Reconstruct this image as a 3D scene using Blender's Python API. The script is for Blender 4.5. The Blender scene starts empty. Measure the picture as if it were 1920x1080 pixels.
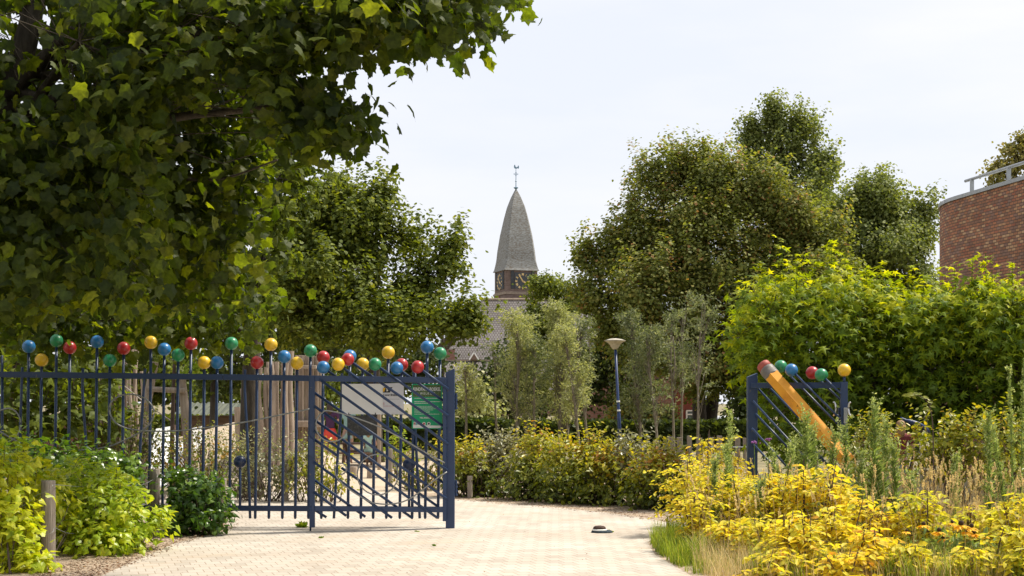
import bpy, math, random
import numpy as np
from mathutils import Vector, Matrix

# ---------------------------------------------------------------- camera, world, sun, exposure
SC = bpy.context.scene
COL = SC.collection
FPX, HY, EYE = 2700.0, 756.0, 1.6           # focal length and horizon row at 1920 px, eye height
cd = bpy.data.cameras.new('camera'); cam = bpy.data.objects.new('camera', cd); COL.objects.link(cam)
cam.location = (0, 0, EYE); cam.rotation_euler = (math.radians(90), 0, 0)
cd.sensor_width = 36.0; cd.lens = FPX*36/1920; cd.shift_y = (HY-540)/1920
cd.clip_start = 0.1; cd.clip_end = 6000
SC.camera = cam

SUN_EL, SUN_AZ = 57.0, 68.0
w = bpy.data.worlds.new('World'); SC.world = w; w.use_nodes = True
nt = w.node_tree; nt.nodes.clear()
def N(t, kind, **kw):
    n = t.nodes.new(kind)
    for k, v in kw.items():
        if k.startswith('i_'):
            n.inputs[int(k[2:]) if k[2:].isdigit() else k[2:].replace('_', ' ')].default_value = v
        else: setattr(n, k, v)
    return n
sky = N(nt, 'ShaderNodeTexSky', sky_type='NISHITA', sun_disc=False, sun_elevation=math.radians(SUN_EL), sun_rotation=math.radians(SUN_AZ))
sky.air_density = 1.0; sky.dust_density = 1.5
tc = N(nt, 'ShaderNodeTexCoord'); mp = N(nt, 'ShaderNodeMapping'); mp.inputs['Scale'].default_value = (1.6, 1.6, 7)
nz = N(nt, 'ShaderNodeTexNoise'); nz.inputs['Scale'].default_value = 1.7; nz.inputs['Detail'].default_value = 7; nz.inputs['Roughness'].default_value = .55
nt.links.new(tc.outputs['Generated'], mp.inputs['Vector']); nt.links.new(mp.outputs[0], nz.inputs['Vector'])
cr = N(nt, 'ShaderNodeValToRGB'); cr.color_ramp.elements[0].position = .36; cr.color_ramp.elements[1].position = .66
SKYV = 7.05
cr.color_ramp.elements[0].color = (.87, .905, 1.0, 1); cr.color_ramp.elements[1].color = (.98, .98, 1.0, 1)
mulc = N(nt, 'ShaderNodeMix', data_type='RGBA', blend_type='MULTIPLY'); mulc.inputs[0].default_value = 1
mulc.inputs[7].default_value = (SKYV, SKYV, SKYV, 1)
nt.links.new(nz.outputs[0], cr.inputs[0]); nt.links.new(cr.outputs[0], mulc.inputs[6])
mx = N(nt, 'ShaderNodeMix', data_type='RGBA'); mx.inputs[0].default_value = .93
nt.links.new(sky.outputs[0], mx.inputs[6]); nt.links.new(mulc.outputs[2], mx.inputs[7])
dt = N(nt, 'ShaderNodeVectorMath', operation='DOT_PRODUCT'); dt.inputs[1].default_value = (.50, .80, .33)
nt.links.new(tc.outputs['Generated'], dt.inputs[0])
mr = N(nt, 'ShaderNodeMapRange', interpolation_type='SMOOTHSTEP'); mr.inputs[1].default_value = -.55; mr.inputs[2].default_value = .45; mr.inputs[3].default_value = .92; mr.inputs[4].default_value = 1.0
nt.links.new(dt.outputs['Value'], mr.inputs[0])
dm_ = N(nt, 'ShaderNodeMix', data_type='RGBA', blend_type='MULTIPLY'); dm_.inputs[0].default_value = 1; nt.links.new(mx.outputs[2], dm_.inputs[6]); nt.links.new(mr.outputs[0], dm_.inputs[7])
bg = N(nt, 'ShaderNodeBackground'); bg.inputs[1].default_value = .07
ow = N(nt, 'ShaderNodeOutputWorld')
nt.links.new(dm_.outputs[2], bg.inputs[0]); nt.links.new(bg.outputs[0], ow.inputs[0])

sd = Vector((math.cos(math.radians(SUN_EL))*math.sin(math.radians(SUN_AZ)), math.cos(math.radians(SUN_EL))*math.cos(math.radians(SUN_AZ)), math.sin(math.radians(SUN_EL))))
sl = bpy.data.lights.new('sun', 'SUN'); sl.energy = 3.0; sl.angle = math.radians(5.0); sl.color = (1, .93, .80)
so = bpy.data.objects.new('sun', sl); COL.objects.link(so); so.rotation_euler = sd.to_track_quat('Z', 'Y').to_euler(); so.location = (20, 10, 40)
SC.view_settings.view_transform = 'Standard'; SC.view_settings.look = 'None'; SC.view_settings.gamma = 1
SC.view_settings.exposure = 1.08
SC.render.engine = 'CYCLES'
SC.cycles.use_denoising = True
SC.cycles.max_bounces = 7; SC.cycles.diffuse_bounces = 4; SC.cycles.glossy_bounces = 2; SC.cycles.transmission_bounces = 5
SC.cycles.transparent_max_bounces = 4; SC.cycles.caustics_reflective = False; SC.cycles.caustics_refractive = False

# ---------------------------------------------------------------- helpers
def P(px, py, Y):
    return Vector(((px-960)/FPX*Y, Y, EYE-(py-HY)/FPX*Y))
def G(px, py, z=0.0):
    Y = FPX*(EYE-z)/(py-HY)
    return Vector(((px-960)/FPX*Y, Y, z))
def GX(px, Y, z=0.0): return Vector(((px-960)/FPX*Y, Y, z))
def RNG(s): return np.random.default_rng(s)

class MB:
    def __init__(s): s.v = []; s.f = []; s.r = []; s.n = 0; s.q = []
    def add(s, v, fs, r=.5, q=None):
        v = np.asarray(v, float).reshape(-1, 3)
        if not isinstance(fs, list): fs = [fs]
        for f in fs:
            f = np.asarray(f, np.int64)
            if f.size: s.f.append(f+s.n)
        s.v.append(v); s.r.append(np.broadcast_to(np.asarray(r, float), (len(v),)))
        s.q.append(np.zeros((len(v), 3)) if q is None else np.asarray(q, float).reshape(-1, 3))
        s.n += len(v)
    def build(s, name, mat, parent=None, smooth=False, attr=False, **props):
        v = np.concatenate(s.v) if s.v else np.zeros((0, 3))
        if parent is not None:
            o_ = parent; off = Vector((0, 0, 0))
            while o_ is not None: off = off+o_.location; o_ = o_.parent
            v = v-np.array(off)
        me = bpy.data.meshes.new(name)
        me.vertices.add(len(v)); me.vertices.foreach_set('co', v.astype(np.float32).ravel())
        loops = np.concatenate([f.ravel() for f in s.f]); tot = np.concatenate([np.full(len(f), f.shape[1]) for f in s.f])
        me.loops.add(len(loops)); me.loops.foreach_set('vertex_index', loops.astype(np.int32))
        st = np.concatenate([[0], np.cumsum(tot)[:-1]])
        me.polygons.add(len(tot)); me.polygons.foreach_set('loop_start', st.astype(np.int32))
        me.polygons.foreach_set('use_smooth', np.full(len(tot), smooth, dtype=bool))
        me.update(calc_edges=True)
        a = me.attributes.new('rnd', 'FLOAT', 'POINT'); a.data.foreach_set('value', np.concatenate(s.r).astype(np.float32))
        if attr:
            a = me.attributes.new('bu', 'FLOAT_VECTOR', 'POINT'); a.data.foreach_set('vector', np.concatenate(s.q).astype(np.float32).ravel())
        me.materials.append(mat)
        o = bpy.data.objects.new(name, me); COL.objects.link(o)
        if parent is not None: o.parent = parent
        for k, x in props.items(): o[k] = x
        return o

def thing(name, loc, label, cat, group=None, kind=None):
    o = bpy.data.objects.new(name, None); COL.objects.link(o); o.location = loc; o.empty_display_size = .2
    o['label'] = label; o['category'] = cat
    if group: o['group'] = group
    if kind: o['kind'] = kind
    return o

def nrm(a): return a/np.maximum(np.linalg.norm(a, axis=-1, keepdims=True), 1e-9)

def box(mb, c, s, rot=None, r=.5):
    c = np.array(c, float); h = np.array(s, float)/2
    v = np.array([[x, y, z] for x in (-1, 1) for y in (-1, 1) for z in (-1, 1)])*h
    if rot is not None: v = v@np.array(rot).T
    mb.add(v+c, np.array([[0, 1, 3, 2], [4, 6, 7, 5], [0, 4, 5, 1], [2, 3, 7, 6], [0, 2, 6, 4], [1, 5, 7, 3]]), r)
def bevbox(mb, c, s, b=.004, rot=None, r=.5):
    # box with chamfered vertical/horizontal edges
    import bmesh
    bm = bmesh.new(); bmesh.ops.create_cube(bm, size=1)
    for v in bm.verts: v.co = Vector((v.co.x*s[0], v.co.y*s[1], v.co.z*s[2]))
    bmesh.ops.bevel(bm, geom=list(bm.edges), offset=b, segments=2, affect='EDGES', profile=.5)
    bm.verts.index_update()
    v = np.array([list(x.co) for x in bm.verts])
    if rot is not None: v = v@np.array(rot).T
    q = [[x.index for x in f.verts] for f in bm.faces]; bm.free()
    fs = [np.array([f for f in q if len(f) == k]) for k in sorted(set(len(f) for f in q))]
    mb.add(v+np.array(c, float), fs, r)
def bar(mb, a, b, wx, wy, up=(0, 0, 1), r=.5, bev=.003):
    a = Vector(a); b = Vector(b); d = (b-a); L = d.length; d.normalize()
    x = d.cross(Vector(up))
    if x.length < 1e-4: x = Vector((1, 0, 0))
    x.normalize(); y = x.cross(d)
    R = np.array([[x.x, d.x, y.x], [x.y, d.y, y.y], [x.z, d.z, y.z]])
    bevbox(mb, (a+b)/2, (wx, L, wy), bev, R, r)
def tube(mb, pts, rad, n=8, r=.5, cap=True, q=False):
    pts = np.array([list(p) for p in pts], float); m = len(pts)
    rad = np.broadcast_to(np.asarray(rad, float), (m,))
    t = np.gradient(pts, axis=0) if m > 2 else np.array([pts[1]-pts[0]]*2)
    t = nrm(t)
    ref = np.array([0, 0, 1.]) if abs(t[:, 2]).mean() < .85 else np.array([0, 1., 0])
    x = nrm(np.cross(t, ref)); y = np.cross(x, t)
    a = np.arange(n)*2*math.pi/n
    v = pts[:, None]+rad[:, None, None]*(np.cos(a)[None, :, None]*x[:, None]+np.sin(a)[None, :, None]*y[:, None])
    i = np.arange(m-1)[:, None]*n+np.arange(n)[None]; j = np.arange(m-1)[:, None]*n+(np.arange(n)[None]+1) % n
    f = np.stack([i, j, j+n, i+n], -1).reshape(-1, 4)
    fs = [f]
    if cap: fs.append(np.array([np.arange(n)[::-1], (m-1)*n+np.arange(n)]))
    L = np.concatenate([[0], np.cumsum(np.linalg.norm(np.diff(pts, axis=0), axis=1))])
    qq = np.stack([np.broadcast_to(a[None]*rad.mean(), (m, n)), np.broadcast_to(L[:, None], (m, n)), np.zeros((m, n))], -1)
    mb.add(v.reshape(-1, 3), fs, r, qq)
def sphere(mb, c, rad, nu=24, nv=14, sc=(1, 1, 1), r=.5):
    th = np.linspace(0, math.pi, nv+1)[1:-1]; ph = np.arange(nu)*2*math.pi/nu
    v = np.stack([np.sin(th)[:, None]*np.cos(ph), np.sin(th)[:, None]*np.sin(ph), np.broadcast_to(np.cos(th)[:, None], (nv-1, nu))], -1).reshape(-1, 3)
    v = np.concatenate([v, [[0, 0, 1], [0, 0, -1]]])*rad*np.array(sc)+np.array(c)
    i = np.arange(nv-2)[:, None]*nu+np.arange(nu); j = np.arange(nv-2)[:, None]*nu+(np.arange(nu)+1) % nu
    f = np.stack([i, i+nu, j+nu, j], -1).reshape(-1, 4); T = (nv-1)*nu
    k = np.arange(nu); k2 = (k+1) % nu; b = (nv-2)*nu
    mb.add(v, [f, np.stack([np.full(nu, T), k, k2], -1), np.stack([np.full(nu, T+1), b+k2, b+k], -1)], r)
def lathe(mb, prof, c, n=28, r=.5, M=None):
    prof = np.array(prof, float); m = len(prof); a = np.arange(n)*2*math.pi/n
    v = np.stack([prof[:, 0:1]*np.cos(a), prof[:, 0:1]*np.sin(a), np.broadcast_to(prof[:, 1:2], (m, n))], -1).reshape(-1, 3)
    if M is not None: v = v@np.array(M).T
    i = np.arange(m-1)[:, None]*n+np.arange(n); j = np.arange(m-1)[:, None]*n+(np.arange(n)+1) % n
    mb.add(v+np.array(c, float), [np.stack([i, j, j+n, i+n], -1).reshape(-1, 4), np.array([np.arange(n)[::-1], (m-1)*n+np.arange(n)])], r)
def poly(mb, pts, r=.5, q=None):
    mb.add([list(p) for p in pts], np.arange(len(pts))[None], r, q)
def prism(mb, pts, d, r=.5):
    n = len(pts); a = np.array([list(p) for p in pts], float); b = a+np.array(list(d), float)
    i = np.arange(n); j = (i+1) % n
    mb.add(np.concatenate([a, b]), [i[None], (i[::-1]+n)[None], np.stack([i, i+n, j+n, j], -1)], r)
def smoothline(pts, k=6):
    p = np.array([list(x) for x in pts], float); p = np.concatenate([[2*p[0]-p[1]], p, [2*p[-1]-p[-2]]]); out = []
    for i in range(1, len(p)-2):
        for t in np.linspace(0, 1, k, endpoint=False):
            a, b, c, d = p[i-1:i+3]
            out.append(.5*((2*b)+(-a+c)*t+(2*a-5*b+4*c-d)*t*t+(-a+3*b-3*c+d)*t**3))
    out.append(p[-2]); return np.array(out)

# ---------------------------------------------------------------- materials
def newmat(name):
    m = bpy.data.materials.new(name); m.use_nodes = True; t = m.node_tree; t.nodes.clear()
    out = N(t, 'ShaderNodeOutputMaterial'); return m, t, out
def ramp(t, stops, interp='LINEAR'):
    n = N(t, 'ShaderNodeValToRGB'); e = n.color_ramp; e.interpolation = interp
    while len(e.elements) < len(stops): e.elements.new(.5)
    for el, (p, c) in zip(e.elements, stops): el.position = p; el.color = (*c, 1)
    return n
def mat_noise(name, stops, scale=8, rough=.7, bump=.0, metal=0, detail=5, spec=.4, stretch=None, bscale=None, coat=0, chips=None):
    m, t, out = newmat(name)
    tc = N(t, 'ShaderNodeTexCoord'); mp = N(t, 'ShaderNodeMapping')
    if stretch: mp.inputs['Scale'].default_value = stretch
    nz = N(t, 'ShaderNodeTexNoise'); nz.inputs['Scale'].default_value = scale; nz.inputs['Detail'].default_value = detail; nz.inputs['Roughness'].default_value = .6
    r = ramp(t, stops); p = N(t, 'ShaderNodeBsdfPrincipled')
    t.links.new(tc.outputs['Object'], mp.inputs[0]); t.links.new(mp.outputs[0], nz.inputs['Vector']); t.links.new(nz.outputs[0], r.inputs[0])
    if chips:
        nc = N(t, 'ShaderNodeTexNoise'); nc.inputs['Scale'].default_value = chips[0]; nc.inputs['Detail'].default_value = 3; t.links.new(tc.outputs['Object'], nc.inputs['Vector'])
        rc = ramp(t, [(chips[1], (0, 0, 0)), (chips[1]+.03, (1, 1, 1))]); t.links.new(nc.outputs[0], rc.inputs[0])
        mc = N(t, 'ShaderNodeMix', data_type='RGBA'); mc.inputs[7].default_value = (*chips[2], 1); t.links.new(rc.outputs[0], mc.inputs[0]); t.links.new(r.outputs[0], mc.inputs[6]); t.links.new(mc.outputs[2], p.inputs['Base Color'])
    else: t.links.new(r.outputs[0], p.inputs['Base Color'])
    p.inputs['Roughness'].default_value = rough; p.inputs['Metallic'].default_value = metal; p.inputs['Specular IOR Level'].default_value = spec
    p.inputs['Coat Weight'].default_value = coat
    if bump:
        n2 = N(t, 'ShaderNodeTexNoise'); n2.inputs['Scale'].default_value = bscale or scale*4; n2.inputs['Detail'].default_value = 4
        t.links.new(mp.outputs[0], n2.inputs['Vector'])
        b = N(t, 'ShaderNodeBump'); b.inputs['Strength'].default_value = bump; b.inputs['Distance'].default_value = .02
        t.links.new(n2.outputs[0], b.inputs['Height']); t.links.new(b.outputs[0], p.inputs['Normal'])
    t.links.new(p.outputs[0], out.inputs[0]); return m
def mat_leaf(name, stops, trans=(1.5, 1.45, .5), tf=.45, rough=.55, spec=.22):
    m, t, out = newmat(name)
    a = N(t, 'ShaderNodeAttribute', attribute_name='rnd'); r0 = ramp(t, stops); t.links.new(a.outputs['Fac'], r0.inputs[0])
    tc = N(t, 'ShaderNodeTexCoord'); nz = N(t, 'ShaderNodeTexNoise'); nz.inputs['Scale'].default_value = 26; nz.inputs['Detail'].default_value = 2; t.links.new(tc.outputs['Object'], nz.inputs['Vector'])
    rm = ramp(t, [(.34, (.72, .74, .72)), (.66, (1.25, 1.22, 1.15))]); t.links.new(nz.outputs[0], rm.inputs[0])
    r = N(t, 'ShaderNodeMix', data_type='RGBA', blend_type='MULTIPLY'); r.inputs[0].default_value = 1; t.links.new(r0.outputs[0], r.inputs[6]); t.links.new(rm.outputs[0], r.inputs[7])
    p = N(t, 'ShaderNodeBsdfPrincipled'); t.links.new(r.outputs[2], p.inputs['Base Color'])
    p.inputs['Roughness'].default_value = rough; p.inputs['Specular IOR Level'].default_value = spec
    mu = N(t, 'ShaderNodeMix', data_type='RGBA', blend_type='MULTIPLY'); mu.inputs[0].default_value = 1; mu.inputs[7].default_value = (*trans, 1)
    t.links.new(r.outputs[2], mu.inputs[6])
    tr = N(t, 'ShaderNodeBsdfTranslucent'); t.links.new(mu.outputs[2], tr.inputs[0])
    ms = N(t, 'ShaderNodeMixShader'); ms.inputs[0].default_value = tf
    t.links.new(p.outputs[0], ms.inputs[1]); t.links.new(tr.outputs[0], ms.inputs[2]); t.links.new(ms.outputs[0], out.inputs[0])
    return m
def mat_brick(name, cols, mortar, bw, bh, ms, rough=.8, offset=.5, use_attr=True, bump=.4, rot=0, noise=0, tint=None, stain=None):
    m, t, out = newmat(name)
    if use_attr:
        a = N(t, 'ShaderNodeAttribute', attribute_name='bu'); src = a.outputs['Vector']
    else:
        tc = N(t, 'ShaderNodeTexCoord'); mp = N(t, 'ShaderNodeMapping'); mp.inputs['Rotation'].default_value = (0, 0, rot)
        t.links.new(tc.outputs['Object'], mp.inputs[0]); src = mp.outputs[0]
    b = N(t, 'ShaderNodeTexBrick', offset=offset); b.inputs['Color1'].default_value = (0, 0, 0, 1); b.inputs['Color2'].default_value = (1, 1, 1, 1)
    b.inputs['Mortar'].default_value = (0, 0, 0, 1); b.inputs['Scale'].default_value = 1; b.inputs['Mortar Size'].default_value = ms
    b.inputs['Brick Width'].default_value = bw; b.inputs['Row Height'].default_value = bh; b.inputs['Mortar Smooth'].default_value = .2
    t.links.new(src, b.inputs['Vector'])
    r = ramp(t, [((i+.0)/len(cols), c) for i, c in enumerate(cols)], 'CONSTANT' if len(cols) > 3 else 'LINEAR')
    t.links.new(b.outputs['Color'], r.inputs[0])
    mxx = N(t, 'ShaderNodeMix', data_type='RGBA'); mxx.inputs[7].default_value = (*mortar, 1)
    t.links.new(b.outputs['Fac'], mxx.inputs[0]); t.links.new(r.outputs[0], mxx.inputs[6])
    nz = N(t, 'ShaderNodeTexNoise'); nz.inputs['Scale'].default_value = 2.2 if not noise else noise; nz.inputs['Detail'].default_value = 6
    t.links.new(src, nz.inputs['Vector'])
    r2 = ramp(t, [(.3, (.78, .76, .74) if tint is None else tint), (.7, (1.08, 1.07, 1.05))]); t.links.new(nz.outputs[0], r2.inputs[0])
    mu = N(t, 'ShaderNodeMix', data_type='RGBA', blend_type='MULTIPLY'); mu.inputs[0].default_value = 1
    t.links.new(mxx.outputs[2], mu.inputs[6]); t.links.new(r2.outputs[0], mu.inputs[7])
    p = N(t, 'ShaderNodeBsdfPrincipled'); p.inputs['Roughness'].default_value = rough; p.inputs['Specular IOR Level'].default_value = .25
    fin_ = mu.outputs[2]
    if stain:
        mp2 = N(t, 'ShaderNodeMapping'); mp2.inputs['Scale'].default_value = (.5, 1.5, 1); t.links.new(src, mp2.inputs[0]); n3 = N(t, 'ShaderNodeTexNoise'); n3.inputs['Scale'].default_value = 1.1; n3.inputs['Detail'].default_value = 12; n3.inputs['Roughness'].default_value = .72; t.links.new(mp2.outputs[0], n3.inputs['Vector'])
        r3 = ramp(t, [(.53, (0, 0, 0)), (.66, (.75, .75, .75))]); t.links.new(n3.outputs[0], r3.inputs[0]); m3 = N(t, 'ShaderNodeMix', data_type='RGBA'); m3.inputs[7].default_value = (*stain, 1); t.links.new(r3.outputs[0], m3.inputs[0]); t.links.new(fin_, m3.inputs[6]); fin_ = m3.outputs[2]
    t.links.new(fin_, p.inputs['Base Color'])
    if bump:
        iv = N(t, 'ShaderNodeMath', operation='SUBTRACT'); iv.inputs[0].default_value = 1; t.links.new(b.outputs['Fac'], iv.inputs[1])
        bp = N(t, 'ShaderNodeBump'); bp.inputs['Strength'].default_value = bump; bp.inputs['Distance'].default_value = .01
        t.links.new(iv.outputs[0], bp.inputs['Height']); t.links.new(bp.outputs[0], p.inputs['Normal'])
    t.links.new(p.outputs[0], out.inputs[0]); return m

M = {}
M['navy'] = mat_noise('navy_paint', [(.3, (.015, .035, .090)), (.7, (.021, .046, .118))], 3, .42, .05, spec=.45, chips=(22, .70, (.10, .09, .085)))
for k, c in dict(ball_red=(.42, .018, .02), ball_blue=(.02, .17, .42), ball_green=(.02, .25, .10), ball_yellow=(.78, .48, .02), ball_navy=(.008, .022, .07)).items():
    M[k] = mat_noise(k, [(.35, tuple(x*.82 for x in c)), (.6, c)], 9, .36, .04, spec=.5, coat=.15, chips=(26, .66, tuple(x*.45+.05 for x in c)))
M['steel'] = mat_noise('brushed_steel', [(.3, (.5, .5, .5)), (.7, (.65, .65, .64))], 20, .3, metal=.9)
M['wire'] = mat_noise('grey_rod', [(.3, (.20, .21, .21)), (.7, (.30, .30, .29))], 20, .5, metal=.3)
M['galv'] = mat_noise('galvanised', [(.3, (.26, .275, .28)), (.7, (.36, .375, .38))], 6, .45, metal=.3)
M['pencil'] = mat_noise('orange_paint', [(.25, (.52, .19, .012)), (.5, (.74, .32, .02)), (.75, (.78, .36, .03))], 5, .5, .05, spec=.4, chips=(17, .69, (.16, .07, .02)))
M['eraser'] = mat_noise('red_cap', [(.3, (.30, .06, .045)), (.7, (.42, .10, .07))], 12, .6, .1)
M['ferrule'] = mat_noise('grey_ferrule', [(.3, (.12, .11, .10)), (.7, (.2, .18, .16))], 10, .5, .1, stretch=(1, 1, 1))
M['log'] = mat_noise('weathered_log', [(.25, (.20, .155, .12)), (.5, (.33, .265, .21)), (.75, (.45, .37, .30))], 6, .85, .4, stretch=(3, 3, .35))
M['post'] = mat_noise('grey_post', [(.25, (.17, .14, .115)), (.5, (.28, .24, .20)), (.8, (.42, .36, .30))], 9, .85, .7, stretch=(4, 4, .3), bscale=22)
M['darkwood'] = mat_noise('brown_wood', [(.3, (.10, .06, .04)), (.7, (.19, .12, .08))], 6, .8, .2, stretch=(.4, 3, 3))
M['bark'] = mat_noise('bark', [(.3, (.035, .028, .02)), (.55, (.075, .06, .045)), (.8, (.12, .10, .075))], 7, .9, .7, stretch=(2, 2, .5))
M['barkpale'] = mat_noise('pale_bark', [(.3, (.15, .125, .09)), (.7, (.30, .26, .20))], 9, .8, .3)
M['twig'] = mat_noise('twig_bark', [(.3, (.06, .04, .03)), (.7, (.13, .09, .07))], 10, .8)
M['white'] = mat_noise('white_board', [(.3, (.80, .79, .77)), (.7, (.86, .85, .83))], 3, .5)
M['sheet'] = mat_noise('grey_board', [(.3, (.64, .64, .67)), (.7, (.70, .70, .73))], 3, .5)
M['slate_board'] = mat_noise('dark_board', [(.3, (.045, .045, .045)), (.55, (.07, .07, .068)), (.75, (.14, .14, .135))], 30, .8)
M['green'] = mat_noise('sign_green', [(.3, (.0, .34, .14)), (.7, (.0, .39, .17))], 2, .4)
M['greendark'] = mat_noise('sign_photo', [(.35, (.02, .05, .015)), (.5, (.07, .13, .03)), (.68, (.2, .26, .10))], 60, .4)
M['ink'] = mat_noise('ink', [(.3, (.02, .02, .025)), (.7, (.03, .03, .035))], 2, .6)
M['text'] = mat_noise('white_ink', [(.3, (.78, .8, .76)), (.7, (.85, .86, .83))], 2, .6)
M['inkred'] = mat_noise('red_ink', [(.3, (.4, .05, .05)), (.7, (.45, .06, .06))], 2, .6)
M['inkyel'] = mat_noise('yellow_ink', [(.3, (.8, .45, .02)), (.7, (.8, .5, .04))], 2, .6)
M['inkblue'] = mat_noise('blue_ink', [(.3, (.05, .3, .45)), (.7, (.06, .35, .5))], 2, .6)
M['gold'] = mat_noise('gold_paint', [(.3, (.60, .42, .17)), (.7, (.75, .56, .26))], 5, .5)
M['clockface'] = mat_noise('slate_face', [(.3, (.045, .05, .06)), (.7, (.07, .075, .085))], 3, .7)
M['skin'] = mat_noise('skin', [(.3, (.45, .26, .18)), (.7, (.55, .34, .25))], 5, .6)
M['hairdark'] = mat_noise('dark_hair', [(.3, (.03, .02, .015)), (.7, (.08, .05, .03))], 30, .6)
M['hairfair'] = mat_noise('fair_hair', [(.3, (.20, .11, .05)), (.7, (.42, .27, .14))], 30, .6)
M['clothred'] = mat_noise('red_cloth', [(.3, (.55, .05, .035)), (.7, (.72, .08, .05))], 8, .9)
M['clothplum'] = mat_noise('plum_cloth', [(.3, (.05, .02, .06)), (.7, (.09, .035, .10))], 8, .9)
M['clothteal'] = mat_noise('pale_teal_cloth', [(.3, (.30, .50, .46)), (.7, (.42, .60, .56))], 8, .9)
M['clothwine'] = mat_noise('wine_cloth', [(.3, (.12, .02, .03)), (.7, (.25, .06, .06))], 8, .9)
M['clothblue'] = mat_noise('denim_cloth', [(.3, (.10, .16, .26)), (.7, (.2, .27, .36))], 8, .9)
M['plastic'] = mat_noise('white_plastic', [(.3, (.72, .73, .72)), (.7, (.8, .8, .79))], 3, .35)
M['black'] = mat_noise('black_rubber', [(.3, (.012, .013, .015)), (.7, (.03, .032, .035))], 10, .6, .1)
M['stopbody'] = mat_noise('blue_grey_cast', [(.3, (.02, .035, .05)), (.7, (.045, .065, .08))], 30, .8, .3, spec=.2)
M['stoprust'] = mat_noise('rusty_cap', [(.3, (.035, .02, .015)), (.7, (.09, .045, .03))], 40, .8, .4)
M['lampshade'] = mat_noise('dirty_cream', [(.3, (.30, .26, .20)), (.5, (.48, .44, .36)), (.7, (.6, .56, .47))], 4, .6)
M['bluepole'] = mat_noise('blue_pole', [(.3, (.012, .028, .10)), (.7, (.022, .05, .15))], 3, .4)
M['lead'] = mat_noise('lead_blue', [(.3, (.12, .22, .32)), (.7, (.2, .32, .42))], 3, .5)
M['stone'] = mat_noise('cornice_stone', [(.3, (.22, .17, .13)), (.7, (.33, .26, .2))], 3, .85)
M['slate'] = mat_noise('spire_slate', [(.32, (.145, .12, .10)), (.46, (.195, .188, .172)), (.54, (.235, .24, .235)), (.68, (.30, .31, .315))], 3.2, .8, .5, stretch=(1, 1, 2.2), detail=4, bscale=4)
M['pinksand'] = mat_noise('red_verge', [(.3, (.20, .05, .035)), (.7, (.26, .075, .05))], 3, .8)
M['concrete'] = mat_noise('grey_roofing', [(.3, (.42, .44, .45)), (.7, (.52, .53, .54))], 2, .8)
M['shedroof'] = mat_noise('mossy_roof', [(.3, (.05, .06, .045)), (.7, (.12, .13, .09))], 2, .8, stretch=(8, .3, .3))
M['glass'] = mat_noise('window_glass', [(.3, (.10, .13, .14)), (.7, (.2, .24, .25))], 1.5, .1, spec=.6)
M['sand'] = mat_noise('play_sand', [(.3, (.40, .32, .23)), (.7, (.50, .415, .31))], 3, .95, .3, bscale=25)
M['soil'] = mat_noise('bed_soil', [(.28, (.22, .16, .11)), (.5, (.38, .29, .21)), (.72, (.50, .40, .30))], 5, .95, .8, bscale=40, detail=9)
M['ground'] = mat_noise('ground', [(.3, (.12, .11, .05)), (.5, (.20, .17, .09)), (.7, (.32, .27, .16))], .8, .95, .5, bscale=20, detail=9)
M['brick'] = mat_brick('wall_brick', [(.30, .145, .085), (.37, .175, .10), (.26, .14, .095), (.44, .25, .14), (.34, .16, .09), (.28, .17, .13), (.41, .18, .10), (.33, .13, .08), (.26, .15, .115), (.50, .32, .19)], (.10, .07, .058), .155, .0625, .008, bump=.6)
M['brickfar'] = mat_brick('house_brick', [(.20, .085, .065), (.30, .15, .11), (.24, .10, .08), (.27, .12, .09)], (.24, .17, .14), .22, .09, .012, bump=0)
M['bricktower'] = mat_brick('tower_brick', [(.15, .105, .09), (.21, .15, .13), (.17, .12, .10), (.19, .135, .115)], (.17, .13, .115), .5, .14, .02, bump=0)
M['tiles'] = mat_brick('pantiles', [(.165, .15, .145), (.21, .195, .19)], (.09, .078, .076), .36, .42, .06, offset=.5, bump=.6, noise=.15)
M['paver'] = mat_brick('pavers', [(.425, .39, .345), (.505, .465, .415)], (.27, .215, .165), .15, .22, .0045, use_attr=False, offset=.5, bump=.3, rot=math.radians(-17), noise=.7, tint=(.86, .80, .74), stain=(.47, .37, .27))
# leaves
def g(*s): return list(s)
M['l_maple'] = mat_leaf('maple_leaf', g((0, (.018, .032, .010)), (.45, (.033, .051, .012)), (.8, (.062, .082, .014)), (1, (.12, .135, .02))), (3.0, 3.0, .25), .5, spec=.25)
M['l_chest'] = mat_leaf('chestnut_leaf', g((0, (.045, .065, .016)), (.5, (.08, .115, .02)), (1, (.17, .21, .03))), (1.8, 1.7, .35), .45)
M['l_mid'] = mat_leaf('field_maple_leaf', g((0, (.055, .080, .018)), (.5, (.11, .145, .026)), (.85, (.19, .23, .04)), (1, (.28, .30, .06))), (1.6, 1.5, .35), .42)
M['l_brown'] = mat_leaf('seeding_maple_leaf', g((0, (.085, .11, .032)), (.5, (.17, .20, .055)), (.84, (.29, .30, .085)), (.97, (.38, .32, .10)), (1, (.40, .22, .09))), (1.5, 1.5, .45), .42)
M['l_oak'] = mat_leaf('oak_leaf', g((0, (.085, .115, .04)), (.5, (.165, .205, .065)), (1, (.32, .34, .12))), (1.45, 1.45, .45), .42)
M['l_olive'] = mat_leaf('dry_tree_leaf', g((0, (.16, .17, .05)), (.6, (.25, .24, .08)), (1, (.34, .28, .12))), (1.4, 1.35, .6), .45)
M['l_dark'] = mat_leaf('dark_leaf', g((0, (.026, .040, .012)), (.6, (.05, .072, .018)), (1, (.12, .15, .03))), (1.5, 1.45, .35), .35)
M['l_willow'] = mat_leaf('willow_leaf', g((0, (.23, .26, .12)), (.5, (.36, .38, .19)), (1, (.54, .53, .33))), (1.3, 1.3, .6), .42)
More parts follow.
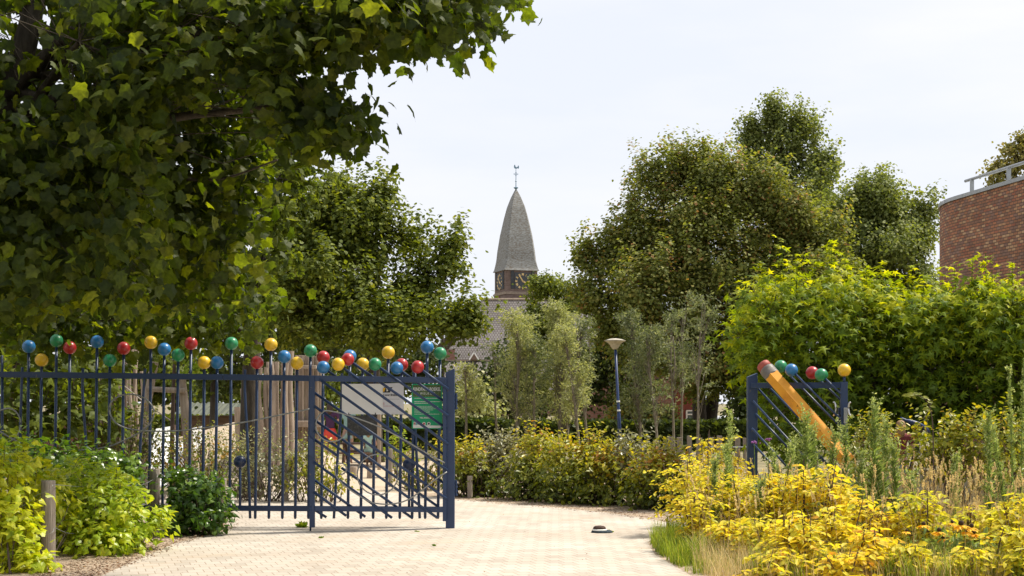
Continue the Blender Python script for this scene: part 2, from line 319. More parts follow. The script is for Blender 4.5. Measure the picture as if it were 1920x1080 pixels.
M['l_willowd'] = mat_leaf('grey_willow_leaf', g((0, (.10, .125, .07)), (.5, (.17, .20, .11)), (1, (.36, .37, .25))), (1.3, 1.3, .6), .4)
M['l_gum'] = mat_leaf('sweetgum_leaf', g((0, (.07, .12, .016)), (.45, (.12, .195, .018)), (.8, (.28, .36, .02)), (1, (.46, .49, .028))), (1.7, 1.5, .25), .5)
M['l_ivy'] = mat_leaf('ivy_leaf', g((0, (.10, .18, .018)), (.4, (.21, .32, .022)), (.8, (.42, .53, .035)), (1, (.58, .60, .045))), (1.35, 1.3, .3), .44, rough=.38, spec=.4)
M['l_ivyd'] = mat_leaf('dark_ivy_leaf', g((0, (.025, .06, .014)), (.6, (.06, .13, .02)), (1, (.18, .28, .03))), (1.5, 1.5, .4), .38, rough=.3, spec=.5)
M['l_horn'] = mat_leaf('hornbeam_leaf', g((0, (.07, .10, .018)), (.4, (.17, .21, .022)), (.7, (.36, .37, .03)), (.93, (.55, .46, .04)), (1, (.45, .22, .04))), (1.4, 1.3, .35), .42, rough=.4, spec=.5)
M['l_silver'] = mat_leaf('silver_leaf', g((0, (.10, .12, .06)), (.5, (.19, .20, .11)), (1, (.42, .40, .26))), (1.2, 1.2, .6), .3, rough=.35, spec=.5)
M['l_yellow'] = mat_leaf('yellow_leaf', g((0, (.30, .38, .05)), (.3, (.56, .56, .06)), (.7, (.82, .70, .07)), (.95, (.86, .60, .08)), (1, (.62, .30, .06))), (1.15, 1.1, .45), .5, rough=.5)
M['l_weed'] = mat_leaf('weed_leaf', g((0, (.17, .25, .08)), (.5, (.28, .37, .13)), (1, (.50, .55, .30))), (1.25, 1.2, .6), .5)
M['l_lime'] = mat_leaf('fresh_leaf', g((0, (.10, .18, .02)), (.6, (.22, .33, .03)), (1, (.38, .42, .05))), (1.4, 1.3, .4), .45)
M['l_rose'] = mat_leaf('rose_leaf', g((0, (.06, .09, .03)), (.5, (.14, .17, .05)), (.85, (.26, .26, .06)), (1, (.40, .24, .05))), (1.3, 1.3, .4), .35)
M['straw'] = mat_leaf('straw', g((0, (.42, .31, .13)), (.5, (.62, .49, .25)), (1, (.76, .64, .38))), (1.1, 1.05, .8), .4, rough=.7)
M['grass'] = mat_leaf('green_grass', g((0, (.12, .18, .02)), (.5, (.22, .32, .03)), (.9, (.36, .42, .06)), (1, (.5, .42, .15))), (1.4, 1.3, .4), .4)
M['petal'] = mat_leaf('orange_petal', g((0, (.85, .45, .02)), (1, (.92, .60, .05))), (1.1, 1, .5), .3)
M['cone'] = mat_noise('dark_cone', [(.3, (.02, .01, .006)), (.7, (.05, .025, .015))], 50, .9)
M['purple'] = mat_noise('purple_flower', [(.3, (.22, .07, .26)), (.7, (.4, .15, .42))], 60, .8)
M['brownhead'] = mat_leaf('brown_seedhead', g((0, (.07, .03, .015)), (.6, (.16, .07, .035)), (1, (.30, .17, .08))), (1, 1, 1), .2, rough=.9)

# ---------------------------------------------------------------- leaf templates
def mir(right, mid, tip=True):
    # right outline from base to tip; fan around a middle vertex
    R = [tuple(p) for p in right]; L = [(-x, y, z) for x, y, z in R[::-1] if abs(x) > 1e-6]
    o = R+L; v = np.array([mid]+o, float); n = len(o)
    f = np.array([[0, 1+i, 1+(i+1) % n] for i in range(n)]); return v, [f]
T_MAPLE = mir([(0, 0, 0), (.22, -.07, -.03), (.50, .04, -.13), (.44, .22, -.09), (.64, .50, -.16), (.40, .56, -.10), (.27, .74, -.07), (.13, .78, -.05), (0, 1.02, -.10)], (0, .38, .03))
T_STAR = mir([(0, 0, 0), (.42, -.06, -.10), (.17, .19, -.03), (.62, .42, -.14), (.15, .42, -.03), (0, 1.0, -.12)], (0, .28, .03))
T_IVY = mir([(0, 0, 0), (.30, -.10, -.05), (.46, .18, -.10), (.26, .48, -.05), (0, 1.0, -.08)], (0, .32, .04))
T_OVAL = (np.array([(0, 0, 0), (.26, .28, .07), (.23, .68, .06), (0, 1, -.06), (-.23, .68, .06), (-.26, .28, .07)], float), [np.array([[0, 1, 2, 3], [0, 3, 4, 5]])])
T_QUAD = (np.array([(0, 0, 0), (.34, .45, .06), (0, 1, -.02), (-.34, .5, .06)], float), [np.array([[0, 1, 2, 3]])])
T_LOBE = (np.array([(0, 0, 0), (.5, .2, .02), (.3, .6, .05), (.1, 1, -.04), (-.35, .8, .05), (-.5, .3, .03)], float), [np.array([[0, 1, 2, 3], [0, 3, 4, 5]])])
T_NARROW = (np.array([(0, 0, 0), (.085, .4, .01), (0, 1, -.08), (-.085, .4, .01)], float), [np.array([[0, 1, 2, 3]])])

def leaves(mb, C, D, Nn, S, T, r):
    V0, F = T; D = nrm(D); X = nrm(np.cross(D, Nn)); Z = np.cross(X, D); S = np.broadcast_to(S, (len(C),))[:, None, None]
    V = C[:, None]+S*(V0[None, :, 0:1]*X[:, None]+V0[None, :, 1:2]*D[:, None]+V0[None, :, 2:3]*Z[:, None])
    k = len(V0); n = len(C); off = (np.arange(n)*k)[:, None, None]
    mb.add(V.reshape(-1, 3), [(f[None]+off).reshape(-1, f.shape[1]) for f in F], np.repeat(np.broadcast_to(r, (n,)), k))
def palm(mb, C, D, Nn, S, r, rng, nl=6):
    D = nrm(D); X = nrm(np.cross(D, Nn)); Z = np.cross(X, D)
    for i in range(nl):
        a = (i-(nl-1)/2)*.62; d = D*math.cos(a)+X*math.sin(a)-Z*.35
        leaves(mb, C, d, Z, S*(1-.25*abs(a)/1.6), T_OVAL, r)
def randdir(rng, n): return nrm(rng.normal(size=(n, 3)))
def blades(mb, base, lean, h, wd, r, seg=3):
    # curved tapering grass blades: base (n,3), lean (n,3) horizontal, h (n,)
    n = len(base); side = nrm(np.cross(lean+1e-6, [0, 0, 1.]))*wd[:, None]; V = []
    for i in range(seg):
        t = i/seg; c = base+lean*(t**1.8)[..., None] if False else base+lean*(t**1.8)+np.array([0, 0, 1.])*(h*(t-.15*t*t))[:, None]
        V += [c-side*(1-t*.75), c+side*(1-t*.75)]
    V.append(base+lean+np.array([0, 0, 1.])*(h*.85)[:, None]); V = np.stack(V, 1); k = 2*seg+1; off = (np.arange(n)*k)[:, None, None]
    q = np.array([[2*i, 2*i+1, 2*i+3, 2*i+2] for i in range(seg-1)]); t3 = np.array([[2*seg-2, 2*seg-1, 2*seg]])
    mb.add(V.reshape(-1, 3), [(q[None]+off).reshape(-1, 4), (t3[None]+off).reshape(-1, 3)], np.repeat(r, k))
def twigs(mb, A, B, r0, r1, sag=0.0, rng=None):
    A = np.asarray(A, float); B = np.asarray(B, float); n = len(A); d = nrm(B-A); x = nrm(np.cross(d, [0.3, .2, 1.])); y = np.cross(x, d); V = []
    L = np.linalg.norm(B-A, axis=1); jit = (rng.normal(size=(n, 3))*L[:, None]*.06 if rng is not None else 0)
    for t, rr in ((0, r0), (.5, (r0+r1)/2), (1, r1)):
        c = A+(B-A)*t+(jit+np.array([0, 0, sag])*L[:, None])*(1 if t == .5 else 0)
        for k in range(3):
            a = k*2*math.pi/3; V.append(c+rr*(math.cos(a)*x+math.sin(a)*y))
    V = np.stack(V, 1); off = (np.arange(n)*9)[:, None, None]
    q = np.array([[s*3+k, s*3+(k+1) % 3, s*3+3+(k+1) % 3, s*3+3+k] for s in (0, 1) for k in range(3)])
    mb.add(V.reshape(-1, 3), (q[None]+off).reshape(-1, 4))
def blobshoots(rng, blobs, dens, inner=.35):
    # blobs: (center, rx, ry, rz); returns clump centres, outward, blob scale
    C, O = [], []
    for c, rx, ry, rz in blobs:
        n = max(4, int(dens*(rx*rz*2+rx*ry+ry*rz)))
        d = randdir(rng, n); ni = rng.random(n) < inner
        rad = np.where(ni, rng.uniform(.25, .8, n), rng.uniform(.82, 1.06, n)); rad = np.where((rng.random(n) < .07) & (d[:, 2] > -.2), rad*rng.uniform(1.05, 1.3, n), rad)
        C.append(np.array(c)+d*rad[:, None]*np.array([rx, ry, rz])); O.append(d)
    return np.concatenate(C), np.concatenate(O)
def lumpy(rng, blobs, n=11, f=(.30, .48), core=True):
    out = []
    for c, rx, ry, rz in blobs:
        c = np.array(c)
        if core: out.append((tuple(c), rx*.62, ry*.62, rz*.62))
        m = int(n*(.6+.4*min(1, rx/1.5)))
        for d in randdir(rng, m):
            q = rng.uniform(*f); out.append((tuple(c+d*np.array([rx, ry, rz])*rng.uniform(.6, 1.08)), rx*q, ry*q, rz*q*.85))
    return out
def foliage(mb, rng, C, O, k, s, size, T, flat=.7, up=.5, droop=.3, rl=0.0, rh=1.0, tone=.5, wild=.7, jit=.25, palmate=False):
    m = len(C); idx = np.repeat(np.arange(m), k); n = len(idx)
    sc_ = rng.uniform(.65, 1.35, m)[idx][:, None]; off = rng.normal(size=(n, 3))*s*sc_*np.array([1, 1, flat]); p = C[idx]+off
    o = nrm(O[idx]+off/s*.35)
    Nn = nrm(np.array([0, 0, up])+o*.7+randdir(rng, n)*wild)
    D = nrm(o*.5+randdir(rng, n)*.8-np.array([0, 0, droop])); D = nrm(D-Nn*(D*Nn).sum(1, keepdims=True)*.8)
    r = np.clip(rl+(rh-rl)*(.5*(1-tone)+tone*0+rng.random(m)[idx]*.45+rng.random(n)*.55-.25*(1-tone)), 0, 1)
    S = size*rng.uniform(1-jit, 1+jit, n)
    if palmate: palm(mb, p, D, Nn, S, r, rng)
    else: leaves(mb, p, D, Nn, S, T, r)
def limbs(mb, rng, trunk, targets, r0, k1, rtw=.008, start=.45):
    trunk = np.array([list(p) for p in trunk], float); T = smoothline(trunk, 5); m = len(T)
    rad = r0*(1-.7*np.linspace(0, 1, m)); rad[0] *= 1.25
    tube(mb, T, rad, 10)
    X = np.asarray(targets); k1 = min(k1, len(X)); cen = X[rng.choice(len(X), k1, replace=False)]
    for _ in range(4):
        lab = ((X[:, None]-cen[None])**2).sum(-1).argmin(1)
        cen = np.array([X[lab == i].mean(0) if (lab == i).any() else cen[i] for i in range(k1)])
    for i in range(k1):
        S = X[lab == i]
        if not len(S): continue
        t = int(np.clip((start+(1-start)*rng.random())*(m-1), 0, m-1)); zt = cen[i][2]-.25*np.linalg.norm(cen[i][:2]-T[t][:2])
        ok = np.where((np.arange(m) >= start*(m-1)*.8))[0]; t = ok[np.abs(T[ok, 2]-zt).argmin()]
        a = T[t]; b = cen[i]; L = np.linalg.norm(b-a); mid = (a+b)/2+np.array([0, 0, .12*L])+rng.normal(size=3)*.05*L
        ln = smoothline([a, mid, b], 5); rr = min(rad[t]*.6, r0*.4)*np.linspace(1, .25, len(ln)); tube(mb, ln, rr, 6, cap=False)
        j = rng.integers(len(ln)//3, len(ln), len(S)); twigs(mb, ln[j], S, rtw*1.6, rtw*.5, .08, rng)

def pb(px, py, Y, rx, ry, dz=1.0):
    c = P(px, py, Y); a = rx*Y/FPX; b = ry*Y/FPX; return (tuple(c), a, a*dz, b)

def tree(name, label, cat, base, trunk, r0, blobs, dens, k, s, size, T, leaf, seed, bark='bark', k1=10, group=None, crownname='crown', inner=.35, extra=None, rtw=.012, trunkstart=.45, lump=11, hg=0.0, spk=0, **fk):
    rng = RNG(seed); t = thing(name, base, label, cat, group)
    C, O = blobshoots(rng, lumpy(rng, blobs, lump, (.17, .46)) if lump else blobs, dens, inner)
    if extra is not None: C2, O2 = extra(rng); C = np.concatenate([C, C2]); O = np.concatenate([O, O2])
    mb = MB(); foliage(mb, rng, C, O, k, s, size, T, **fk)
    if spk:
        cand = np.where(O[:, 2] > .05)[0]; ii = rng.choice(cand, min(spk, len(cand)), replace=False); Cs, Os = [], []
        for j in (1, 2, 3, 4): Cs.append(C[ii]+nrm(O[ii]*.55+np.array([0, 0, .8])+rng.normal(size=(len(ii), 3))*.25)*s*1.15*j); Os.append(O[ii])
        f2 = dict(fk); f2['flat'] = 1.3; foliage(mb, rng, np.concatenate(Cs), np.concatenate(Os), max(4, k//4), s*.5, size, T, **f2)
    if hg: zz0 = mb.v[0][:, 2]; mb.r[0] = np.clip(mb.r[0]+hg*((zz0-zz0.min())/(zz0.max()-zz0.min())-.7), 0, 1)  # colour by height: shade painted into lower leaves, young top growth yellower
    mb.build(crownname, M[leaf], t)
    mb = MB(); sub = C if len(C) < 900 else C[rng.choice(len(C), 900, replace=False)]
    limbs(mb, rng, [base]+list(trunk), sub, r0, k1, rtw, trunkstart); mb.build('trunk', M[bark], t, smooth=True)
    return t, C

def text(s, size, loc, mat, parent, name='lettering', bold=0.0, sx=1.0, ang=0.0, rz=0.0, spacing=1.0, align='LEFT', ext=.0008):
    cu = bpy.data.curves.new(name, 'FONT'); cu.body = s; cu.size = size; cu.extrude = ext; cu.offset = bold; cu.space_character = spacing; cu.align_x = align; cu.align_y = 'CENTER'
    cu.resolution_u = 2
    tmp = bpy.data.objects.new(name, cu); COL.objects.link(tmp); dg = bpy.context.evaluated_depsgraph_get(); dg.update()
    me = bpy.data.meshes.new_from_object(tmp.evaluated_get(dg)); bpy.data.objects.remove(tmp); bpy.data.curves.remove(cu)
    me.name = name
    o = bpy.data.objects.new(name, me); COL.objects.link(o); me.materials.clear(); me.materials.append(mat)
    R = Matrix.Rotation(rz, 4, 'Z')@Matrix.Rotation(math.pi/2, 4, 'X')@Matrix.Rotation(ang, 4, 'Z')@Matrix.Diagonal((sx, 1, 1, 1))
    me.transform(R); off = Vector((0, 0, 0)); q = parent
    while q is not None: off = off+q.location; q = q.parent
    me.transform(Matrix.Translation(Vector(loc)-off)); o.parent = parent
    return o
def joinmesh(objs, name):
    # merge several lettering meshes (one part) into one object
    import bmesh
    bm = bmesh.new()
    for o in objs: bm.from_mesh(o.data)
    a = objs[0]
    me = bpy.data.meshes.new(name); bm.to_mesh(me); bm.free(); me.materials.append(a.data.materials[0])
    o = bpy.data.objects.new(name, me); COL.objects.link(o); o.parent = a.parent
    for x in objs: bpy.data.objects.remove(x)
    return o

# ================================================================ SETTING
mb = MB(); poly(mb, [(-1500, -30, 0), (1500, -30, 0), (1500, 3000, 0), (-1500, 3000, 0)]); mb.build('ground', M['ground'], kind='structure')
pl = [(60, 1130), (190, 1080), (250, 1052), (330, 1018), (400, 1000), (440, 990), (400, 968), (300, 950), (200, 942), (300, 928), (430, 925), (560, 920), (650, 918), (760, 926), (850, 936), (930, 942), (1000, 948), (1080, 955), (1150, 963), (1200, 970), (1255, 980), (1330, 992), (1300, 1000), (1240, 1003), (1214, 1017), (1228, 1040), (1255, 1056), (1280, 1070), (1300, 1082), (1340, 1130)]
mb = MB(); near = [G(x, y, .004) for x, y in pl]; near = [Vector((3.5, 6, .004)), Vector((-5.5, 6, .004))]+near
mb.add([list(p) for p in near], np.arange(len(near))[None]); path = mb.build('path', M['paver'], kind='structure')
# sandy soil strips beside the path and the play sand beyond the fence
def sheet(name, pts, z, mat):
    mb = MB(); p = [G(x, y, z) for x, y in pts]; mb.add([list(a) for a in p], np.arange(len(p))[None]); return mb.build(name, M[mat], kind='structure')
sheet('soil', [(-300, 1200), (100, 1120), (200, 1080), (260, 1050), (340, 1016), (410, 998), (455, 985), (430, 972), (300, 960), (-300, 960)], .002, 'soil')
sheet('soil', [(700, 925), (850, 940), (1000, 952), (1150, 967), (1260, 986), (1420, 1000), (1420, 900), (700, 900)], .0025, 'soil')
sheet('sand', [(380, 924), (900, 924), (880, 880), (800, 862), (300, 862), (150, 880)], .003, 'sand')
sheet('soil', [(1214, 1017), (1240, 1003), (1330, 992), (1500, 985), (2300, 985), (2300, 1300), (1430, 1200), (1300, 1082), (1255, 1056), (1228, 1040)], .0015, 'soil')
# sand mound behind the fence
mb = MB(); n = 40; cx, cy = P(400, 860, 33).x, 33.0
gx, gy = np.meshgrid(np.linspace(-1, 1, n), np.linspace(-1, 1, n)); r2 = gx**2+gy**2
zz = np.clip(1-r2, 0, None)**1.3*1.12+.07*np.sin(gx*9+1)*np.cos(gy*7)*np.clip(1-r2, 0, 1)-.01
v = np.stack([cx+.5+gx*2.9, cy+gy*2.5, zz], -1).reshape(-1, 3); i = (np.arange(n-1)[:, None]*n+np.arange(n-1)).ravel()
mb.add(v, np.stack([i, i+1, i+n+1, i+n], -1)); mb.build('terrain', M['sand'], smooth=True, kind='structure')

# ================================================================ FENCE
YF = 18.62
def F(px, py, dy=0.0): return P(px, py, YF+dy)
fence = thing('metal_fence', GX(430, YF), 'navy blue railing fence topped with red, yellow, blue and green balls on its bars', 'fence')
def fence_part(name, fn, mat='navy', smooth=False, parent=None, **kw):
    mb = MB(); fn(mb); return mb.build(name, M[mat], parent or fence, smooth=smooth, **kw)
def rail_y(x): return 702+(x)*7/582
fence_part('top_rail', lambda mb: bar(mb, F(-60, rail_y(-60)), F(418, rail_y(418)), .05, .075))
fence_part('top_rail', lambda mb: bar(mb, F(419, rail_y(419)), F(838, 713), .05, .075))
fence_part('bottom_rail', lambda mb: bar(mb, F(-60, 950), F(838, 955), .045, .07))
bars = [(4, 666, None), (54, 650, 'blue'), (78, 675, 'yellow'), (106, 639, 'green'), (131, 652, 'red'), (182, 641, 'blue'), (206, 676, 'green'), (232, 653, 'red'), (283, 642, 'yellow'), (308, 655, 'blue'), (334, 666, 'green'), (358, 644, 'red'), (383, 680, 'yellow'), (407, 680, 'blue'), (434, 644, 'green'),
        (482, 680, 'red'), (508, 646, 'yellow'), (533, 669, 'blue'), (557, 681, 'yellow'), (582, 658, 'green'), (606, 670, 'red'), (656, 668, 'blue'), (680, 683, 'yellow'), (703, 690, None), (728, 661, 'yellow'), (753, 684, 'red'), (776, 694, None), (801, 651, 'blue'), (825, 663, 'green'), (-20, 660, 'yellow')]
BR = 12.3/FPX*YF
for x, y, c in bars:
    xb = x-.012*(973-y) if x > 40 else x; yb = 973 if x > 420 else 985
    fence_part('fence_bar', lambda mb: tube(mb, [F(x, y+(10 if c else 0)), F(x+(xb-x)*.5, (y+yb)/2), F(xb, yb-3), F(xb, yb)], [.019, .019, .019, .011], 8), smooth=True)
    if c: fence_part('ball', lambda mb: sphere(mb, F(x, y), BR, 28, 16), 'ball_'+c, True, label=c+' ball')
for pts in ([(42, 688), (40, 740), (36, 860), (30, 975)], [(155.5, 690), (155, 745), (161, 830), (166, 975)], [(272, 691), (270, 720), (262, 850), (254, 975)], [(459.5, 693), (459, 735), (464, 830), (469, 972)], [(641, 700), (640, 760), (632, 870), (626, 972)], [(778, 700), (777, 780), (782, 870), (787, 972)]):
    fence_part('fence_bar', lambda mb: tube(mb, smoothline([F(a, b) for a, b in pts], 5), .018, 8), smooth=True)
for x, y in ((450, 866), (767, 871)):
    fence_part('fence_bar', lambda mb: tube(mb, [F(x, y), F(x, 950)], .017, 8), smooth=True)
    fence_part('ball', lambda mb: sphere(mb, F(x, y), BR*.97, 28, 16), 'ball_navy', True, label='dark navy ball low on the fence')
z1 = lambda x, y: F(x/2.25, 600+y/2.25, -.035)
curl = [(1290, 395), (1160, 425), (1050, 447), (990, 455+15), (860, 455), (740, 468), (600, 467), (510, 448), (468, 405), (465, 355), (505, 320), (560, 314), (610, 330), (645, 370), (645, 415), (610, 460), (530, 505), (430, 540), (270, 551), (140, 540), (60, 505), (0, 470)]
curl[3] = (990, 438); curl[0] = (1310, 375); curl[1] = (1210, 395); curl[2] = (1100, 418)
fence_part('curled_rod', lambda mb: tube(mb, smoothline([z1(a, b) for a, b in curl], 6), .0105, 6), 'wire', True)
fence_part('curled_rod', lambda mb: tube(mb, smoothline([z1(a, b) for a, b in [(-60, 440), (-20, 395), (30, 373), (65, 385), (87, 425), (82, 470), (55, 505), (0, 520), (-60, 515)]], 6), .0105, 6), 'wire', True)
# hinge post that ends the fence and carries the leaf
YP = 18.42
def post(th, x0, x1, ytop, yfoot, Y, mat='navy'):
    mb = MB(); a = P(x0, 0, Y); b = P(x1, 0, Y); wv = b.x-a.x; zt = P(0, ytop, Y).z; cx = (a.x+b.x)/2; d = .13
    v = [(cx-wv/2, Y-d/2, 0), (cx+wv/2, Y-d/2, 0), (cx+wv/2, Y+d/2, 0), (cx-wv/2, Y+d/2, 0), (cx-wv/2, Y-d/2, zt-.05), (cx+wv/2, Y-d/2, zt-.0), (cx+wv/2, Y+d/2, zt-.0), (cx-wv/2, Y+d/2, zt-.05)]
    mb.add(v, np.array([[0, 1, 5, 4], [1, 2, 6, 5], [2, 3, 7, 6], [3, 0, 4, 7], [4, 5, 6, 7], [0, 3, 2, 1]]))
    o = mb.build('post', M[mat], th); bv = o.modifiers.new('bevel', 'BEVEL'); bv.width = .006; bv.segments = 2; return o
pst = thing('gate_post', GX(845, YP), 'navy square steel gate post between the fence and the path opening, hinges at right', 'gate post', 'gate posts either side of the opening')
post(pst, 836, 852.5, 691, 991, YP)
for y0, y1 in ((737, 768), (900, 930)):
    mb = MB(); tube(mb, [P(855, y0, YP), P(855, y1, YP)], .015, 10)
    for k in range(4): tube(mb, [P(855, y0+4+k*7.5, YP), P(855, y0+7+k*7.5, YP)], .022, 10)
    mb.build('hinge', M['navy'], pst, smooth=False)

# ---- left gate leaf folded back against the fence
gate = thing('gate_leaf', GX(585, 17.95), 'navy gate leaf with slanting ball-topped rods folded back over the fence', 'gate', 'pair of park gate leaves')
def LY(px): return 18.32+(px-837)/(837-585)*.36
def L(px, py, dy=0.0): return P(px, py, LY(px)+dy)
def gp(name, fn, mat='navy', smooth=False, parent=gate, **kw):
    mb = MB(); fn(mb); return mb.build(name, M[mat], parent, smooth=smooth, **kw)
gp('gate_stile', lambda mb: bar(mb, L(585.5, 704), L(585.5, 989), .065, .06, (0, 1, 0)))
gp('gate_stile', lambda mb: bar(mb, L(833.5, 709), L(833.5, 977), .045, .05, (0, 1, 0)))
gp('gate_rail', lambda mb: bar(mb, L(590, 709.5), L(831, 713), .05, .072))
gp('gate_rail', lambda mb: bar(mb, L(590, 953.5), L(831, 956), .05, .062))
gp('drop_bolt', lambda mb: tube(mb, [L(582, 950, -.03), P(582, 996, 18.0)], .012, 8), smooth=True)
gp('lock_box', lambda mb: prism(mb, [L(579, 818, -.06), L(588, 826, -.06), L(588, 858, -.06), L(579, 853, -.06)], (0, .05, 0)))
rods = [((606, 689), (838, 856.5), 'blue', 1), ((634, 683), (840, 832.5), 'yellow', -1), ((652, 674), (838, 804), 'red', 1), ((703, 683), (840, 779.5), 'green', -1), ((744, 690), (836, 755), 'blue', 1), ((783, 688), (841, 730), 'red', -1),
        ((600, 712), (838, 881.5), None, -1), ((589, 736), (835, 908), None, 1), ((589, 761), (837, 935), None, -1), ((589, 787), (820, 949), None, 1), ((588, 807), (820, 971), None, -1), ((588, 823), (632, 854), None, 1),
        ((640, 877), (774, 972), None, 1), ((588, 866), (735, 971), None, -1), ((588, 899), (685, 969), None, 1), ((588, 922), (649, 967), None, -1), ((582, 951), (612, 970), None, 1)]
for a, b, c, s in rods:
    o_ = .035*s
    gp('gate_rod', lambda mb: tube(mb, [L(a[0], a[1], o_), L(b[0], b[1], o_)], .0172, 8), smooth=True)
    if c: gp('ball', lambda mb: sphere(mb, L(a[0], a[1], o_), 12.2/FPX*18.05, 28, 16), 'ball_'+c, True, label=c+' ball')
def circ(cx, cy, r, a0, a1, n=18): return [(cx+r*math.cos(math.radians(a0+(a1-a0)*i/n)), cy-r*math.sin(math.radians(a0+(a1-a0)*i/n))) for i in range(n+1)]
c1 = circ(708, 890, 38, 75, 395); c2 = circ(639, 879, 10.5, 160, -140)
w2 = circ(639, 879, 10.5, -100, 190, 14)+[(630, 892), (640, 905), (660, 921), (688, 938), (705, 944), (735, 945), (765, 937), (795, 916), (820, 896), (838, 885)]
w3 = circ(622, 798, 30, -20, -250, 16)+[(640, 775), (680, 788), (710, 800), (750, 820), (800, 850), (834, 868)]
for c in (c1, w2, w3): gp('curled_rod', lambda mb: tube(mb, smoothline([L(x, y, -.06) for x, y in c], 3), .0098, 6), 'wire', True)

# ---- signs on the fence
s1 = thing('information_board', F(700, 778), 'white rectangular notice board, left panel blank, behind the slanting gate rods', 'sign')
mb = MB(); prism(mb, [P(641, 720, 18.53), P(717.5, 719.5, 18.53), P(717.5, 777, 18.53), P(641, 776.5, 18.53)], (0, .012, 0)); mb.build('blank_panel', M['white'], s1, label='blank white panel')
mb = MB(); prism(mb, [P(717.8, 719, 18.54), P(757, 718, 18.54), P(757, 777, 18.54), P(717.8, 777, 18.54)], (0, .012, 0)); mb.build('printed_panel', M['sheet'], s1, label='printed grey white panel')
YS = 18.538
mb = MB(); prism(mb, [P(718, 736, YS), P(720, 726, YS), P(736, 726, YS), P(731, 736, YS)], (0, .002, 0)); mb.build('emblem', M['ink'], s1)
mb = MB(); prism(mb, [P(718, 734.5, YS-.003), P(718, 728, YS-.003), P(723, 727, YS-.003), P(720.5, 734.5, YS-.003)], (0, .002, 0)); mb.build('emblem', M['inkyel'], s1)
text('S', .055, P(724, 731, YS-.004), M['text'], s1, 'emblem', bold=.002)
text('t voor Brabant', .034, P(718.3, 740.5, YS-.002), M['ink'], s1, bold=.0012)
text('S', .04, P(718.3, 757, YS-.002), M['inkred'], s1)
rr = random.Random(3)
def dashes(parent, x0, x1, y, h, Y, mat, gap=1.0, wl=(1.5, 6), name='lettering'):
    mb = MB(); x = x0
    while x < x1:
        l = rr.uniform(*wl); e = min(x+l, x1); prism(mb, [P(x, y, Y), P(e, y, Y), P(e, y+h, Y), P(x, y+h, Y)], (0, .001, 0)); x = e+gap
    return mb.build(name, M[mat], parent)
dashes(s1, 718.5, 750, 761, .7, YS-.002, 'inkred', .7, (1, 3)); dashes(s1, 718.5, 749, 748.3, .3, YS-.002, 'ink', .01, (30, 31))
sb = thing('chalkboard', F(680, 817), 'square dark slate board hanging on two hooks below the white notice board', 'board')
mb = MB(); prism(mb, [P(651, 779, 18.55), P(706, 779, 18.55), P(706, 816.5, 18.55), P(651, 816.5, 18.55)], (0, .012, 0)); mb.build('slate', M['slate_board'], sb)
for x in (654, 704):
    mb = MB(); tube(mb, [P(x, 774, 18.525), P(x, 781, 18.535)], .006, 6); mb.build('hook', M['black'], sb)
s2 = thing('park_sign', F(800, 803), 'green park rules sign with white lettering next to the gate post', 'sign')
mb = MB(); YG = 18.54
def rrect(x0, x1, y0, y1, r, Y, n=5):
    o = []
    for cx, cy, a in ((x1-r, y0+r, 90), (x0+r, y0+r, 180), (x0+r, y1-r, 270), (x1-r, y1-r, 360)):
        for i in range(n+1):
            t = math.radians(a-90+90*i/n); o.append(P(cx+r*math.cos(t), cy-r*math.sin(t), Y))
    return o
prism(mb, rrect(772, 829, 720, 804, 3, YG), (0, .014, 0)); mb.build('panel', M['green'], s2)
mb = MB(); prism(mb, [P(774, 722, YG-.002), P(827, 722, YG-.002), P(827, 744, YG-.002), P(774, 744, YG-.002)], (0, .001, 0)); mb.build('picture_strip', M['greendark'], s2)
mb = MB(); prism(mb, [P(774.5, 796, YG-.002), P(782, 796, YG-.002), P(800, 797.5, YG-.002), P(826.5, 798, YG-.002), P(826.5, 802.5, YG-.002), P(774.5, 802.5, YG-.002)], (0, .001, 0)); mb.build('footer_strip', M['text'], s2)
text('KINDPARK BOEKEL', .062, P(800.5, 730, YG-.004), M['text'], s2, bold=.0012, sx=.66, align='CENTER')
text('W E L K O M', .042, P(801.5, 738, YG-.004), M['text'], s2, bold=.0004, sx=.8, align='CENTER')
text('VEEL SPEELPLEZIER !', .026, P(800.5, 783.5, YG-.004), M['text'], s2, bold=.0008, sx=.8, align='CENTER')
for y, x1, h in ((746.5, 822, .8), (752.5, 825, 1.1), (755.5, 803, 1.1), (761.5, 822, .7), (763.5, 818, .7), (766, 817, .7), (768.3, 812, .7), (770.6, 806, .7), (772.9, 806, .7), (776, 824, .9)): dashes(s2, 777, x1, y, h, YG-.003, 'text', .5, (1, 3.4))
for x, m_ in ((779, 'text'), (795, 'text'), (804, 'text')):
    mb = MB(); prism(mb, [P(x-3.4, 791, YG-.003), P(x+3.4, 791, YG-.003), P(x+3.4, 797.5, YG-.003), P(x-3.4, 797.5, YG-.003)] if x == 779 else [P(x+3.3*math.cos(t), 794.5+3.3*math.sin(t), YG-.003) for t in np.linspace(0, 6.0, 12)], (0, .001, 0)); mb.build('logo', M[m_], s2)
for pts, m_ in (([(776.5, 792), (779, 792), (779, 796.5), (777, 796.5)], 'inkred'), ([(780, 793), (782, 793), (781.5, 797), (779.5, 797)], 'inkblue')):
    mb = MB(); prism(mb, [P(x, y, YG-.005) for x, y in pts], (0, .001, 0)); mb.build('logo', M[m_], s2)
for x, m_ in ((795, 'inkred'), (804, 'ink')):
    mb = MB(); prism(mb, [P(x+1.9*math.cos(t), 794.5+1.9*math.sin(t), YG-.005) for t in np.linspace(0, 6.0, 10)], (0, .001, 0)); mb.build('logo', M[m_], s2)

